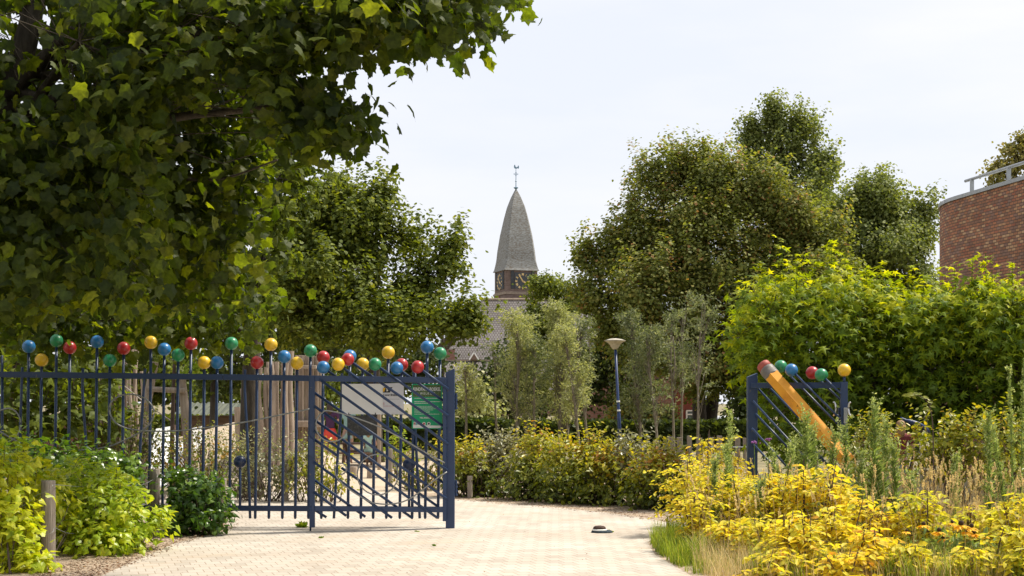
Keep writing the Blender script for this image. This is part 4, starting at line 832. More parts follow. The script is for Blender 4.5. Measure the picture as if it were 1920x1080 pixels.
def clock(fo, rt, lab):
    # fo: outward normal, rt: right direction seen from outside
    o = cen+fo*(H2+.03); zc0, zc1 = zc(541), zc(509.5); zm = zc(526.5); hw = 15.5*u/.945
    cx = rt*(2.0*u)
    if lab == 'side': cx = rt*0
    up = Vector((0, 0, 1)); mb = MB(); c0 = o+cx+up*0
    prism(mb, [c0-rt*hw+up*zc(540.5), c0+rt*hw+up*zc(540.5), c0+rt*hw+up*zc(510), c0-rt*hw+up*zc(510)], fo*.06); cf = mb.build('clock_face', M['clockface'], ch)
    q = c0+fo*.075+up*zm; r = 12.8*u
    rz = math.atan2(rt.y, rt.x)
    objs = [text(s, 3.5*u*1.4, q+r*(rt*math.sin(i*math.pi/6)+up*math.cos(i*math.pi/6)), M['gold'], cf, 'numeral', bold=.035, sx=.7, ang=-i*math.pi/6, rz=rz, align='CENTER', ext=.01) for i, s in enumerate(['XII', 'I', 'II', 'III', 'IV', 'V', 'VI', 'VII', 'VIII', 'IX', 'X', 'XI'])]
    joinmesh(objs, 'numerals')
    for ang, l, w_, tl in ((math.radians(-33), 12.5*u, .17, 2*u), (math.radians(116), 8*u, .22, 1.5*u)):
        d = rt*math.sin(ang)+up*math.cos(ang); mb = MB(); bar(mb, q-d*tl+fo*.02, q+d*l+fo*.02, w_, .03, fo); mb.build('clock_hand', M['gold'], cf)
    for s in (-1, 1):
        mb = MB()
        for k in range(3):
            pass
        a = c0+rt*s*(hw+4.0*u); hh = 3.0*u
        prism(mb, [a-rt*hh+up*zc(541), a+rt*hh+up*zc(541), a+rt*hh+up*zc(507.5), a-rt*hh+up*zc(507.5)], fo*.05)
        for k in range(14): 
            zk = zc(541)+(zc(507.5)-zc(541))*(k+.5)/14; prism(mb, [a-rt*hh*.9+up*zk, a+rt*hh*.9+up*zk, a+rt*hh*.9+up*(zk+.08), a-rt*hh*.9+up*(zk+.08)], fo*.10)
        mb.build('louvre', M['clockface'], ch)
clock(-ey, ex, 'front'); clock(-ex, -ey, 'side')
mb = MB(); a_ = tw(-H2-.12, -H2*.1, 0); prism(mb, [tw(-H2-.12, -.15, zc(563)), tw(-H2-.12, .10, zc(563)), tw(-H2-.12, .10, zc(550)), tw(-H2-.12, -.15, zc(550))], -ex*.04); mb.build('rain_pipe', M['pinksand'], ch)
def roofplane(pts, name, mat, par, th=.25, quv=None):
    mb = MB(); p = [Vector(x) for x in pts]; e = (p[1]-p[0]).normalized(); nn = (p[1]-p[0]).cross(p[-1]-p[0]).normalized(); f = nn.cross(e)
    q = [((x-p[0]).dot(e), (x-p[0]).dot(f), 0) for x in p]
    mb.add([list(x) for x in p], np.arange(len(p))[None], q=q); mb.add([list(x-nn*th) for x in p], np.arange(len(p))[::-1][None], q=q[:])
    n = len(p); i = np.arange(n); j = (i+1) % n; mb.add([list(x) for x in p]+[list(x-nn*th) for x in p], np.stack([i, i+n, j+n, j], -1)); return mb.build(name, M[mat], par, attr=True)
def PY(px, py, Y): return P(px, py, Y)
roofplane([PY(826, 678, 188), PY(1120, 678, 188), PY(1120, 562, 197), PY(903, 562, 197)], 'roof', 'tiles', ch)
roofplane([PY(1120, 678, 208), PY(790, 678, 208), PY(903, 562, 197.2), PY(1120, 562, 197.2)], 'roof', 'tiles', ch)
mb = MB(); tube(mb, [PY(903, 561.5, 197), PY(1120, 561.5, 197)], .18, 8); mb.build('ridge', M['stone'], ch)
roofplane([PY(822, 742, 180), PY(1120, 742, 180), PY(1120, 676, 187), PY(828, 676, 187)], 'roof', 'tiles', ch)
mb = MB()
for x0, x1, y0, y1, yy in ((832, 1115, 740, 900, 181), (838, 853, 655, 690, 187)):
    a, b = PY(x0, y0, yy), PY(x1, y1, yy); zlo = max(b.z, 0); mb.add([(a.x, yy, zlo), (b.x, yy, zlo), (b.x, yy, a.z), (a.x, yy, a.z)], np.array([[0, 1, 2, 3]]), q=[(0, zlo, 0), (b.x-a.x, zlo, 0), (b.x-a.x, a.z, 0), (0, a.z, 0)])
    mb.add([(a.x, yy, a.z), (b.x, yy, a.z), (b.x, yy+1.2, a.z), (a.x, yy+1.2, a.z)], np.array([[0, 1, 2, 3]])); mb.add([(a.x, yy, zlo), (a.x, yy+1.2, zlo), (a.x, yy+1.2, a.z), (a.x, yy, a.z)], np.array([[3, 2, 1, 0]]))
mb.build('wall', M['brickfar'], ch, attr=True)
dm = MB(); a, b, c = PY(881, 674, 184.5), PY(896, 674, 184.5), PY(889, 661, 184.5); prism(dm, [a, b, c], (0, 4, 0)); d_ = dm.build('dormer', M['brickfar'], ch)
mb = MB(); bar(mb, PY(880, 674.5, 184.3), PY(889, 660.5, 184.3), .2, .16); bar(mb, PY(897.5, 674.5, 184.3), PY(889, 660.5, 184.3), .2, .16); mb.build('verge_board', M['white'], d_)
mb = MB(); bar(mb, PY(826, 675.5, 186.8), PY(1000, 675.5, 186.8), .2, .14); mb.build('gutter', M['stone'], ch)

# ================================================================ HOUSES beyond the hedge
def house(name, label, x0, x1, ytop, Y, depth, mat, gable=None, chim=False):
    a, b = PY(x0, ytop, Y), PY(x1, ytop, Y); t = thing(name, ((a.x+b.x)/2, Y, 0), label, 'house'); z = a.z; mb = MB(); L_ = b.x-a.x
    mb.add([(a.x, Y, 0), (b.x, Y, 0), (b.x, Y, z), (a.x, Y, z)], np.array([[0, 1, 2, 3]]), q=[(0, 0, 0), (L_, 0, 0), (L_, z, 0), (0, z, 0)])
    for xx in (a.x, b.x): mb.add([(xx, Y, 0), (xx, Y+depth, 0), (xx, Y+depth, z), (xx, Y, z)], np.array([[0, 1, 2, 3]]), q=[(0, 0, 0), (depth, 0, 0), (depth, z, 0), (0, z, 0)])
    mb.add([(a.x, Y+depth, 0), (b.x, Y+depth, 0), (b.x, Y+depth, z), (a.x, Y+depth, z)], np.array([[3, 2, 1, 0]]))
    mb.build('wall', M[mat], t, attr=True)
    return t, a, b
hA, a, b = house('brick_house', 'long low brick house wall glimpsed between the willow trunks and the hedge', 1085, 1261, 690, 78, 8, 'brickfar')
roofplane([(a.x-.3, 77.6, a.z), (b.x+.3, 77.6, a.z), (b.x+.3, 82, a.z+3.2), (a.x-.3, 82, a.z+3.2)], 'roof', 'tiles', hA); roofplane([(b.x+.3, 86.4, a.z), (a.x-.3, 86.4, a.z), (a.x-.3, 82, a.z+3.2), (b.x+.3, 82, a.z+3.2)], 'roof', 'tiles', hA)
hB, a, b = house('brick_house', 'dark red house front with a white framed window behind the two thick trunks', 1264, 1322, 700, 80, 8, 'pinksand')
mb = MB(); p0, p1 = PY(1288, 797, 79.95), PY(1316, 769, 79.95)
prism(mb, [PY(1288, 798, 79.95), PY(1317, 798, 79.95), PY(1317, 770, 79.95), PY(1288, 770, 79.95)], (0, .04, 0)); wn = mb.build('window', M['glass'], hB)
mb = MB()
for (xa, ya, xb, yb) in ((1287, 770, 1318, 770), (1287, 777, 1318, 777), (1287.5, 770, 1287.5, 799), (1317.5, 770, 1317.5, 799), (1302, 777, 1302, 799)): bar(mb, PY(xa, ya, 79.9), PY(xb, yb, 79.9), .09, .07)
mb.build('frame', M['white'], wn)
roofplane([(a.x-.3, 79.5, a.z), (b.x+.3, 79.5, a.z), (b.x+.3, 84, a.z+3), (a.x-.3, 84, a.z+3)], 'roof', 'tiles', hB)
gA = thing('garage', GX(1370, 70), 'low garage with pale roof and red verge beside the right gate post', 'garage')
roofplane([PY(1320, 800, 68), PY(1388, 800, 68), PY(1412, 778, 72), PY(1320, 780, 72)], 'roof', 'concrete', gA, .1)
mb = MB(); prism(mb, [PY(1390, 801, 67.9), PY(1398, 801, 67.9), PY(1419, 780, 71.9), PY(1412, 777.5, 71.9)], (.15, .0, 0)); mb.build('verge', M['pinksand'], gA)
mb = MB(); prism(mb, [PY(1394, 802, 68.1), PY(1440, 802, 69), PY(1440, 784, 71.5), PY(1417, 782, 71.9)], (0, .2, 0)); c_ = PY(1360, 800, 68.4); box(mb, (c_.x, 68.9, c_.z/2), (2.4, .8, c_.z)); mb.build('wall', M['white'], gA)

# ================================================================ CURVED BRICK BUILDING
bb = thing('brick_building', GX(1850, 33), 'red brick building with a rounded corner, grey coping and tubular roof rail', 'building')
A0 = P(1793, 0, 31.6); dirw = Vector((-.17, .985, 0)).normalized(); A0.z = 0
pts = [A0-dirw*t for t in (14, 6, 3, 1.5, 0)]; ang0 = math.atan2(dirw.y, dirw.x); Rw = 3.4; nor = Vector((dirw.y, -dirw.x, 0)); cen2 = A0+nor*Rw
for i in range(1, 31):
    a = i/30*math.radians(150); v = -nor; v = Vector((v.x*math.cos(-a)-v.y*math.sin(-a), v.x*math.sin(-a)+v.y*math.cos(-a), 0)); pts.append(cen2+v*Rw)
ZB = EYE+(HY-374)/FPX*31.6
def wallstrip(mb, pts, z0, z1, off=0.0, th=None):
    p = [Vector(x) for x in pts]; q = []; s = 0; rows = []
    for i, x in enumerate(p):
        t = (p[min(i+1, len(p)-1)]-p[max(i-1, 0)]).normalized(); n_ = Vector((t.y, -t.x, 0)); y = x-n_*off; s += (p[i]-p[i-1]).length if i else 0; rows.append((y, s, n_))
    V = []; Q = []
    for y, s, n_ in rows: V += [(y.x, y.y, z0), (y.x, y.y, z1)]; Q += [(s, z0, 0), (s, z1, 0)]
    i = np.arange(len(p)-1)*2; mb.add(V, np.stack([i, i+1, i+3, i+2], -1), q=Q); return rows
mb = MB(); wallstrip(mb, pts, 0, ZB); wl = mb.build('wall', M['brick'], bb, attr=True, smooth=True)
mb = MB(); rows = wallstrip(mb, pts, ZB-.005, ZB+.075, .035)
V = []
for y, s, n_ in rows: V += [tuple(Vector((y.x, y.y, ZB+.075))), tuple(Vector((y.x, y.y, 0))+n_*.45+Vector((0, 0, ZB+.065))), (y.x, y.y, ZB-.005), tuple(Vector((y.x, y.y, ZB-.005))+n_*.07)]
i = np.arange(len(rows)-1)*4; mb.add(V, np.concatenate([np.stack([i, i+1, i+5, i+4], -1), np.stack([i+2, i+3, i+7, i+6], -1)])); mb.build('coping', M['galv'], bb)
for k in range(6, len(rows)-1, 5):
    y, s, n_ = rows[k]; mb = MB(); bar(mb, Vector((y.x, y.y, ZB-.01))-n_*.004, Vector((y.x, y.y, ZB+.077))-n_*.004, .03, .012, n_); mb.build('joint_cover', M['steel'], bb)
nor_in = nor
rl = [A0+nor_in*.5-dirw*t+Vector((0, 0, ZB+.46)) for t in (14, 8, 4, 1.0, .05, -.1)]; rl = [A0+nor_in*.5-dirw*t+Vector((0, 0, ZB+.50)) for t in (14, 8, 4, 1.0, -.55)]
mb = MB(); tube(mb, rl, .034, 14); rail_o = mb.build('roof_rail', M['galv'], bb, smooth=True)
for t in (-.25, 1.35, 3, 4.6, 6.2, 8): 
    q = A0+nor_in*.5-dirw*t; mb = MB(); bevbox(mb, q+Vector((0, 0, ZB+.27)), (.075, .075, .45), .005); mb.build('rail_post', M['galv'], bb)
mb = MB(); V = [(x.x, x.y, ZB+.02) for x in pts]; mb.add(V, np.arange(len(V))[None]); mb.build('flat_roof', M['concrete'], bb)

# ================================================================ TREES
def extra_px(poly_, Y0, Y1, n, outc=(200, 350), seed=0):
    import random as rd
    def inside(x, y):
        c = False; j = len(poly_)-1
        for i in range(len(poly_)):
            xi, yi = poly_[i]; xj, yj = poly_[j]
            if (yi > y) != (yj > y) and x < (xj-xi)*(y-yi)/(yj-yi)+xi: c = not c
            j = i
        return c
    def f(rng):
        C, O = [], []; xs = [p[0] for p in poly_]; ys = [p[1] for p in poly_]
        while len(C) < n:
            x = rng.uniform(min(xs), max(xs)); y = rng.uniform(min(ys), max(ys))
            if inside(x, y):
                Y = rng.uniform(Y0, Y1); C.append(P(x, y, Y)[:]); d = Vector(P(x, y, Y))-P(outc[0], outc[1], (Y0+Y1)/2); O.append(d.normalized()[:])
        return np.array(C), np.array(O)
    return f
def hedge(name, label, x0, x1, Y, ytop, leaf, seed, dep=1.0, n=9000):
    a, b = GX(x0, Y), GX(x1, Y); zt = P(0, ytop, Y).z; t = thing(name, ((a.x+b.x)/2, Y, 0), label, 'hedge'); rng = RNG(seed); mb = MB()
    L_ = b.x-a.x; x = a.x+rng.random(n)*L_; f = rng.random(n); onTop = f < .3; z = np.where(onTop, zt+rng.normal(size=n)*.03, rng.random(n)*zt); y = np.where(onTop, Y+rng.random(n)*dep, np.where(f < .85, Y+rng.normal(size=n)*.05, Y+dep))
    y = y+.08*np.sin(x*2.1); C = np.stack([x, y, z], -1); O = np.where(onTop[:, None], np.array([0, 0, 1.]), np.where((f < .85)[:, None], np.array([0, -1., .2]), np.array([0, 1., .2])))
    Nn = nrm(O+randdir(rng, n)*.6); leaves(mb, C, randdir(rng, n), Nn, .17*rng.uniform(.7, 1.3, n), T_LOBE, rng.random(n)); mb.build('leaves', M[leaf], t)
    mb = MB(); box(mb, ((a.x+b.x)/2, Y+dep/2+.02, zt/2-.03), (L_-.1, dep-.1, zt-.08)); mb.build('branches', M['bark'], t); return t
# near maple, trunk at the left edge
near_poly = [(-160, -60), (930, -60), (925, 0), (905, 10), (870, 40), (835, 62), (770, 92), (735, 82), (700, 66), (650, 72), (590, 98), (545, 150), (520, 225), (492, 300), (475, 350), (462, 420), (475, 490), (440, 540), (400, 555), (300, 562), (200, 568), (100, 575), (20, 578), (-160, 600)]
rngm = RNG(11)
def near_extra(rng):
    C1, O1 = extra_px(near_poly, 12.6, 16.4, 1500)(rng); pxx = C1[:, 0]/C1[:, 1]*FPX+960; pyy = HY-(C1[:, 2]-EYE)/C1[:, 1]*FPX; z1_ = (pxx > 290) & (pyy > 150); z2_ = (pxx > 480) & (pyy <= 150); Yn = C1[:, 1].copy(); Yn = np.where(z1_, 15.2+(C1[:, 1]-12.6)/3.8*2.3, Yn); Yn = np.where(z2_, 12.6+(C1[:, 1]-12.6)/3.8*1.8, Yn)
    C1 = np.stack([(pxx-960)/FPX*Yn, Yn, EYE-(pyy-HY)/FPX*Yn], -1); ok = ~((pxx > -40) & (pxx < 135) & (pyy < 215) & (pyy > -40) & (C1[:, 1] < 15.6)); C1, O1 = C1[ok], O1[ok]
    C2, O2 = extra_px([(560, 180), (600, 185), (650, 205), (672, 225), (655, 250), (625, 262), (590, 240), (540, 260), (520, 200)], 13.0, 14.2, 45)(rng)
    C3, O3 = extra_px([(760, 60), (830, 70), (880, 40), (920, 10), (860, -20), (740, -20)], 13.5, 14.6, 22)(rng)
    C4, O4 = extra_px([(-40, 560), (480, 560), (470, 625), (300, 640), (230, 655), (40, 640), (-40, 640)], 18.9, 20.5, 150)(rng)
    return np.concatenate([C1, C2, C3, C4]), np.concatenate([O1, O2, O3, O4])
up_blobs = [(P(200, -380, 15.5)[:], 2.5, 1.9, 1.6), (P(-250, -300, 15.5)[:], 2.6, 2.0, 2.0), (P(-350, 200, 15.5)[:], 1.4, 1.6, 2.2), (P(150, -750, 15.3)[:], 2.2, 1.7, 1.4)]
mtrunk = [P(-60, 500, 15.6), P(-5, 230, 15.5), P(48, 80, 15.4), P(75, -80, 15.4), P(120, -500, 15.6)]
t_near, Cn = tree('maple_tree', 'dark maple with big lobed leaves overhanging the fence, its trunk at the left edge', 'tree', GX(-120, 15.7), mtrunk, .22, up_blobs, 8, 13, .19, .12, T_MAPLE, 'l_maple', 11, k1=26, lump=0, extra=near_extra, rtw=.005, up=.3, droop=.7, wild=1.1, jit=.4, trunkstart=.35)
mb = MB(); rg2 = RNG(5)
for a, b, r in (((20, 170), (-60, -60), .10), ((25, 165), (150, 168), .075), ((150, 168), (330, 120), .045), ((30, 150), (260, 60), .05), ((330, 120), (700, 60), .022), ((20, 200), (300, 330), .04), ((300, 330), (520, 300), .02), ((60, 60), (500, -40), .05), ((0, 380), (240, 470), .03)):
    p0 = P(*a, 15.45); p1 = P(*b, 14.7); m_ = (p0+p1)/2+Vector((0, 0, -.12)); tube(mb, smoothline([p0, m_, p1], 6), np.linspace(r, r*.45, 13), 8)
mb.build('limb', M['bark'], t_near, smooth=True)

MID = dict(k=16, s=.42, size=.20, T=T_LOBE)
tree('maple_tree', 'round green maple right of the horse chestnut, its branches ending above the gate', 'tree', GX(700, 39), [GX(700, 39)+Vector((0, 0, 2.2)), P(690, 600, 39), P(680, 430, 39)], .26,
     [pb(640, 430, 39, 95, 100), pb(715, 455, 39, 72, 72), pb(560, 480, 39, 80, 90), pb(795, 555, 38, 78, 75), pb(848, 487, 38, 30, 42), pb(878, 592, 37, 33, 34), pb(640, 570, 38, 125, 85), pb(560, 610, 38, 80, 50), pb(760, 615, 37, 85, 42), pb(700, 385, 39, 38, 36), pb(625, 360, 39, 32, 30)], 19, 28, .15, .11, T_LOBE, 'l_mid', 21, k1=16, flat=1.0, spk=450, up=.7)
# horse chestnut
tree('chestnut_tree', 'horse chestnut with hand-shaped leaves between the overhanging maple and the round maple', 'tree', GX(470, 24.5), [GX(470, 24.5)+Vector((0, 0, 2)), P(490, 450, 24.5), P(500, 250, 24.5)], .2,
     [pb(545, 235, 24.5, 50, 55), pb(525, 340, 24, 62, 65), pb(500, 440, 24, 60, 70), pb(470, 545, 23.8, 75, 70), pb(430, 615, 23.5, 65, 40), pb(400, 480, 24.5, 90, 100), pb(480, 160, 24.5, 50, 50)], 13, 6, .2, .135, None, 'l_chest', 22, palmate=True, up=.5, droop=.4, trunkstart=.3)
# darker trees filling the shade behind the fence, left
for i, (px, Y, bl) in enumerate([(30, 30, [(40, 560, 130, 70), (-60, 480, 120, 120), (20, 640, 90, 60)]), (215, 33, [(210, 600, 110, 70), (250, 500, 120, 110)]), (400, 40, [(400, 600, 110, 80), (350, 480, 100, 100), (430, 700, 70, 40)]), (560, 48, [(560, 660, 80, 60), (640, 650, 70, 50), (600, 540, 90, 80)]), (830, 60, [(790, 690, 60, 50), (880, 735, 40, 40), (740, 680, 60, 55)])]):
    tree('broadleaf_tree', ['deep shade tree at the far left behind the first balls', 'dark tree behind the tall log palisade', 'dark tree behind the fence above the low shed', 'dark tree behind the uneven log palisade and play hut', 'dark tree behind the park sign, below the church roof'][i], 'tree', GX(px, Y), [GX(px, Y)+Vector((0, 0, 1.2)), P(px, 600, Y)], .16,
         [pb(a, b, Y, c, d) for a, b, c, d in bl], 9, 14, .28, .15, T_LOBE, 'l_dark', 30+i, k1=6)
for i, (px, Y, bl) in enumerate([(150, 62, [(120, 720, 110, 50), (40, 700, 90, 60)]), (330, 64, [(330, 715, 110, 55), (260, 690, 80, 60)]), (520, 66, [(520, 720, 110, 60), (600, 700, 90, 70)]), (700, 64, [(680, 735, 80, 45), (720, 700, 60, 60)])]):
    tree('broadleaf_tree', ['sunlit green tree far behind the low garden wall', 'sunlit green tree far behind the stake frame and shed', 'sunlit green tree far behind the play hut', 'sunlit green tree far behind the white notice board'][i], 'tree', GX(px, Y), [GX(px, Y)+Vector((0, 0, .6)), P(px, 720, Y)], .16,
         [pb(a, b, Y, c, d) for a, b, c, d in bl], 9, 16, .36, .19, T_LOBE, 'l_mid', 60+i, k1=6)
hedge('clipped_hedge', 'clipped hedge far behind the sand mound and the picnic table', 150, 690, 57, 783, 'l_mid', 103)
# right group
tree('maple_tree', 'broadest tree, a maple tinged brown with seeds, on two thick trunks', 'tree', GX(1312, 62), [GX(1310, 62)+Vector((0, 0, 3)), P(1312, 640, 62), P(1325, 420, 62)], .33,
     [pb(1232, 335, 62, 50, 42), pb(1325, 322, 62, 60, 52), pb(1300, 390, 62, 110, 75), pb(1400, 360, 61, 90, 75), pb(1205, 440, 62, 68, 75), pb(1345, 490, 60, 130, 100), pb(1150, 490, 62, 52, 55), pb(1106, 478, 62, 22, 24), pb(1475, 430, 61, 75, 85), pb(1520, 450, 61, 60, 60), pb(1560, 500, 61, 50, 50), pb(1235, 600, 61, 120, 90), pb(1400, 610, 60, 120, 85), pb(1120, 560, 61, 45, 40), pb(1500, 540, 60, 70, 75), pb(1340, 690, 60, 90, 40), pb(1395, 725, 60, 40, 40)], 11, 40, .22, .125, T_LOBE, 'l_brown', 41, k1=26, flat=1.15, spk=650, up=.8, rtw=.02)
t2 = bpy.data.objects['maple_tree.002'] if 'maple_tree.002' in bpy.data.objects else None
mb = MB(); tube(mb, smoothline([GX(1330, 62.5), P(1332, 780, 62.5), P(1345, 700, 62.3), P(1370, 620, 62)], 5), np.linspace(.36, .2, 16), 10); mb.build('trunk', M['bark'], t2, smooth=True)
tree('poplar_tree', 'tall narrow loose-crowned tree rising highest of all behind the broad maple', 'tree', GX(1470, 72), [GX(1470, 72)+Vector((0, 0, 4)), P(1465, 400, 72), P(1462, 230, 72)], .3,
     [pb(1453, 235, 72, 14, 34), pb(1462, 285, 72, 38, 50), pb(1497, 235, 72, 12, 26), pb(1515, 282, 72, 36, 48), pb(1407, 282, 72, 18, 28), pb(1412, 255, 72, 7, 20), pb(1445, 350, 72, 52, 50), pb(1525, 350, 72, 46, 40), pb(1500, 420, 72, 70, 50), pb(1545, 315, 72, 24, 22), pb(1450, 217, 72, 8, 18)], 7, 34, .21, .13, T_LOBE, 'l_oak', 42, k1=14, flat=1.3, spk=230, rtw=.02)
tree('oak_tree', 'oak with a ragged top between the tall loose tree and the brick building', 'tree', GX(1650, 66), [GX(1650, 66)+Vector((0, 0, 4)), P(1650, 500, 66), P(1655, 400, 66)], .35,
     [pb(1665, 388, 66, 55, 42), pb(1612, 395, 66, 45, 42), pb(1700, 420, 66, 50, 42), pb(1735, 415, 66, 22, 30), pb(1620, 470, 66, 80, 65), pb(1700, 490, 65, 75, 60), pb(1560, 520, 66, 70, 70), pb(1580, 440, 66, 50, 45), pb(1575, 400, 67, 32, 28), pb(1655, 362, 66, 16, 20), pb(1620, 365, 66, 10, 15), pb(1730, 560, 65, 60, 50)], 10, 36, .22, .13, T_LOBE, 'l_oak', 43, k1=14, flat=1.1, spk=340, rtw=.02)
tree('oak_tree', 'small oak covering the right edge of the church tower', 'tree', GX(1050, 85), [GX(1050, 85)+Vector((0, 0, 5)), P(1048, 640, 85), P(1045, 570, 85)], .3,
     [pb(1030, 545, 85, 38, 26), pb(1078, 560, 85, 30, 30), pb(996, 590, 84, 26, 22), pb(1050, 600, 84, 55, 35), pb(1020, 527, 85, 12, 10), pb(1085, 620, 84, 50, 50), pb(1005, 640, 84, 50, 35)], 12, 26, .26, .15, T_LOBE, 'l_mid', 44, k1=10, rtw=.02)
tree('birch_tree', 'thin brownish tree top behind the roof rail of the brick building', 'tree', GX(1905, 50), [GX(1905, 50)+Vector((0, 0, 5)), P(1905, 330, 50)], .2,
     [pb(1880, 325, 50, 28, 22), pb(1910, 285, 50, 26, 20), pb(1935, 330, 50, 40, 50), pb(1920, 262, 50, 12, 10), pb(1868, 312, 50, 14, 8)], 7, 16, .17, .11, T_LOBE, 'l_olive', 45, k1=8, rtw=.012)
for i, (px, Y, bl) in enumerate([(960, 66, [(960, 705, 50, 55), (930, 745, 35, 40), (1000, 740, 60, 50), (975, 660, 35, 35)]), (1150, 68, [(1130, 680, 60, 50), (1160, 640, 60, 50), (1110, 735, 40, 40)]), (1215, 70, [(1200, 660, 60, 60), (1190, 735, 35, 45)]), (1590, 58, [(1560, 660, 90, 80), (1450, 700, 70, 60), (1400, 770, 45, 26), (1620, 740, 90, 60)]), (1800, 48, [(1750, 680, 120, 90), (1880, 690, 90, 90), (1800, 790, 120, 40)])]):
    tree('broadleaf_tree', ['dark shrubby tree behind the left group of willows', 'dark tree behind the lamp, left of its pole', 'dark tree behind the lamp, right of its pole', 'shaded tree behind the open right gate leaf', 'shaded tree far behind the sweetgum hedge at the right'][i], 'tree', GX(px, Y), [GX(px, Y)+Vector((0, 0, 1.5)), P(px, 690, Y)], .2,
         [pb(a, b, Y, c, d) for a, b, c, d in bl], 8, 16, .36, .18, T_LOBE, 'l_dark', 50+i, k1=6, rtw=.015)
# willow saplings
WL = [(873, 600, 873, 690, 42, 690, 780, 30, 'thin willow sapling just right of the hinge post', 'l_willow', 150), (938, 0, 924, 0, 42, 650, 740, 22, 'leaning willow sapling left of the first straight pair', 'l_willowd', 70), (971, 0, 969, 0, 41, 585, 790, 30, 'straight willow, left one of a pair, before the church roof', 'l_willow', 300), (987, 0, 986, 0, 43, 600, 790, 28, 'straight willow, right one of a pair, before the church roof', 'l_willow', 260),
      (1001, 0, 1003, 0, 41, 640, 800, 26, 'thin willow close behind the straight pair', 'l_willowd', 200), (1047, 0, 1050, 0, 42, 575, 800, 42, 'fullest pale willow, tallest of the row', 'l_willow', 560), (1068, 0, 1055, 0, 43, 590, 790, 34, 'pale willow leaning left, beside the tallest one', 'l_willow', 320), (1088, 0, 1062, 0, 40, 620, 780, 30, 'bent willow whose trunk slants left under the pale crowns', 'l_willow', 240), (1105, 0, 1081, 0, 41, 600, 760, 30, 'forked willow left of the lamp', 'l_willowd', 200),
      (1203, 0, 1188, 0, 42, 590, 790, 34, 'grey willow just right of the lamp', 'l_willowd', 330), (1236, 0, 1211, 0, 41, 620, 780, 32, 'strongly leaning grey willow right of the lamp', 'l_willowd', 260), (1264, 0, 1258, 0, 42, 590, 740, 30, 'thin forked willow left of the two thick trunks', 'l_willowd', 110), (1277, 0, 1279, 0, 43, 560, 720, 26, 'bare-stemmed willow in front of the red house', 'l_willowd', 90), (1307, 0, 1317, 0, 40, 555, 740, 32, 'willow crossing in front of the two thick trunks', 'l_willowd', 130)]
for i, (bx, _, tx, _2, Y, yt, yb, rw, lab, lf, nc) in enumerate(WL):
    def ex_(rng, bx=bx, tx=tx, Y=Y, yt=yt, yb=yb, rw=rw, nc=nc):
        nc = int(nc*.62); t = rng.random(nc)**.75; y = yb+(yt-yb)*t; prof = np.clip(1-t, 0, 1)**.55*np.minimum(1, t*3.5+.25)*rng.uniform(.4, 1.45, nc)
        xc = bx+(tx-bx)*np.clip((850-y)/250, 0, 1.2); a = rng.random(nc)*2*math.pi; rr_ = np.sqrt(rng.random(nc))*rw*.72*prof
        xc = xc+9*np.sin(y*.045+bx); a = np.where((y > 650) & (np.sin(a) < 0) & (np.abs(np.cos(a)) < .55), -a, a); C = np.array([P(xx+r*math.cos(q), yy, Y+r*math.sin(q)*Y/FPX)[:] for xx, yy, r, q in zip(xc, y, rr_, a)]); O = np.stack([np.cos(a), np.sin(a), np.full(nc, .9)], -1); return C, O
    rng = RNG(70+i); b_ = GX(bx, Y); t = thing('willow_tree', b_, lab, 'tree', 'young willows planted in a row'); C, O = ex_(rng)
    mb = MB(); m_ = len(C); kk = 17; idx = np.repeat(np.arange(m_), kk); n = len(idx); st = rng.random(n)[:, None]; dirs = nrm(O+rng.normal(size=(m_, 3))*.35)[idx]
    p = C[idx]+dirs*st*.42-np.array([0, 0, .16])*st**2+rng.normal(size=(n, 3))*.035
    D = nrm(dirs*.5+randdir(rng, n)*.75-np.array([0, 0, .35])); leaves(mb, p, D, randdir(rng, n)+np.array([0, 0, .5]), .105*rng.uniform(.7, 1.3, n), (T_NARROW[0]*np.array([1.9, 1, 1]), T_NARROW[1]), np.clip(rng.random(n)*.7+rng.random(m_)[idx]*.4-.05, 0, 1)); mb.build('crown', M[lf], t)
    mb = MB(); top = P(tx, yt+15, Y); tr = smoothline([b_, P(bx+(tx-bx)*.35+rng.normal()*1.5, 780, Y), P(bx+(tx-bx)*.8+rng.normal()*2, 690, Y), top], 6); tube(mb, tr, np.linspace(.045, .010, len(tr)), 8)
    tz = np.clip(((C[:, 2]-.5-b_.z)/(top.z-b_.z)*(len(tr)-1)).astype(int), 3, len(tr)-1); sel = rng.random(m_) < .5; twigs(mb, tr[tz][sel], C[sel], .012, .004, .05, rng)
    if lab.startswith('forked') or 'thin forked' in lab: tube(mb, smoothline([P(bx+(tx-bx)*.5, 715, Y), P(bx+1, 680, Y), P(bx-2, 630, Y)], 5), np.linspace(.035, .012, 11), 6)
    mb.build('trunk', M['barkpale'], t, smooth=True)
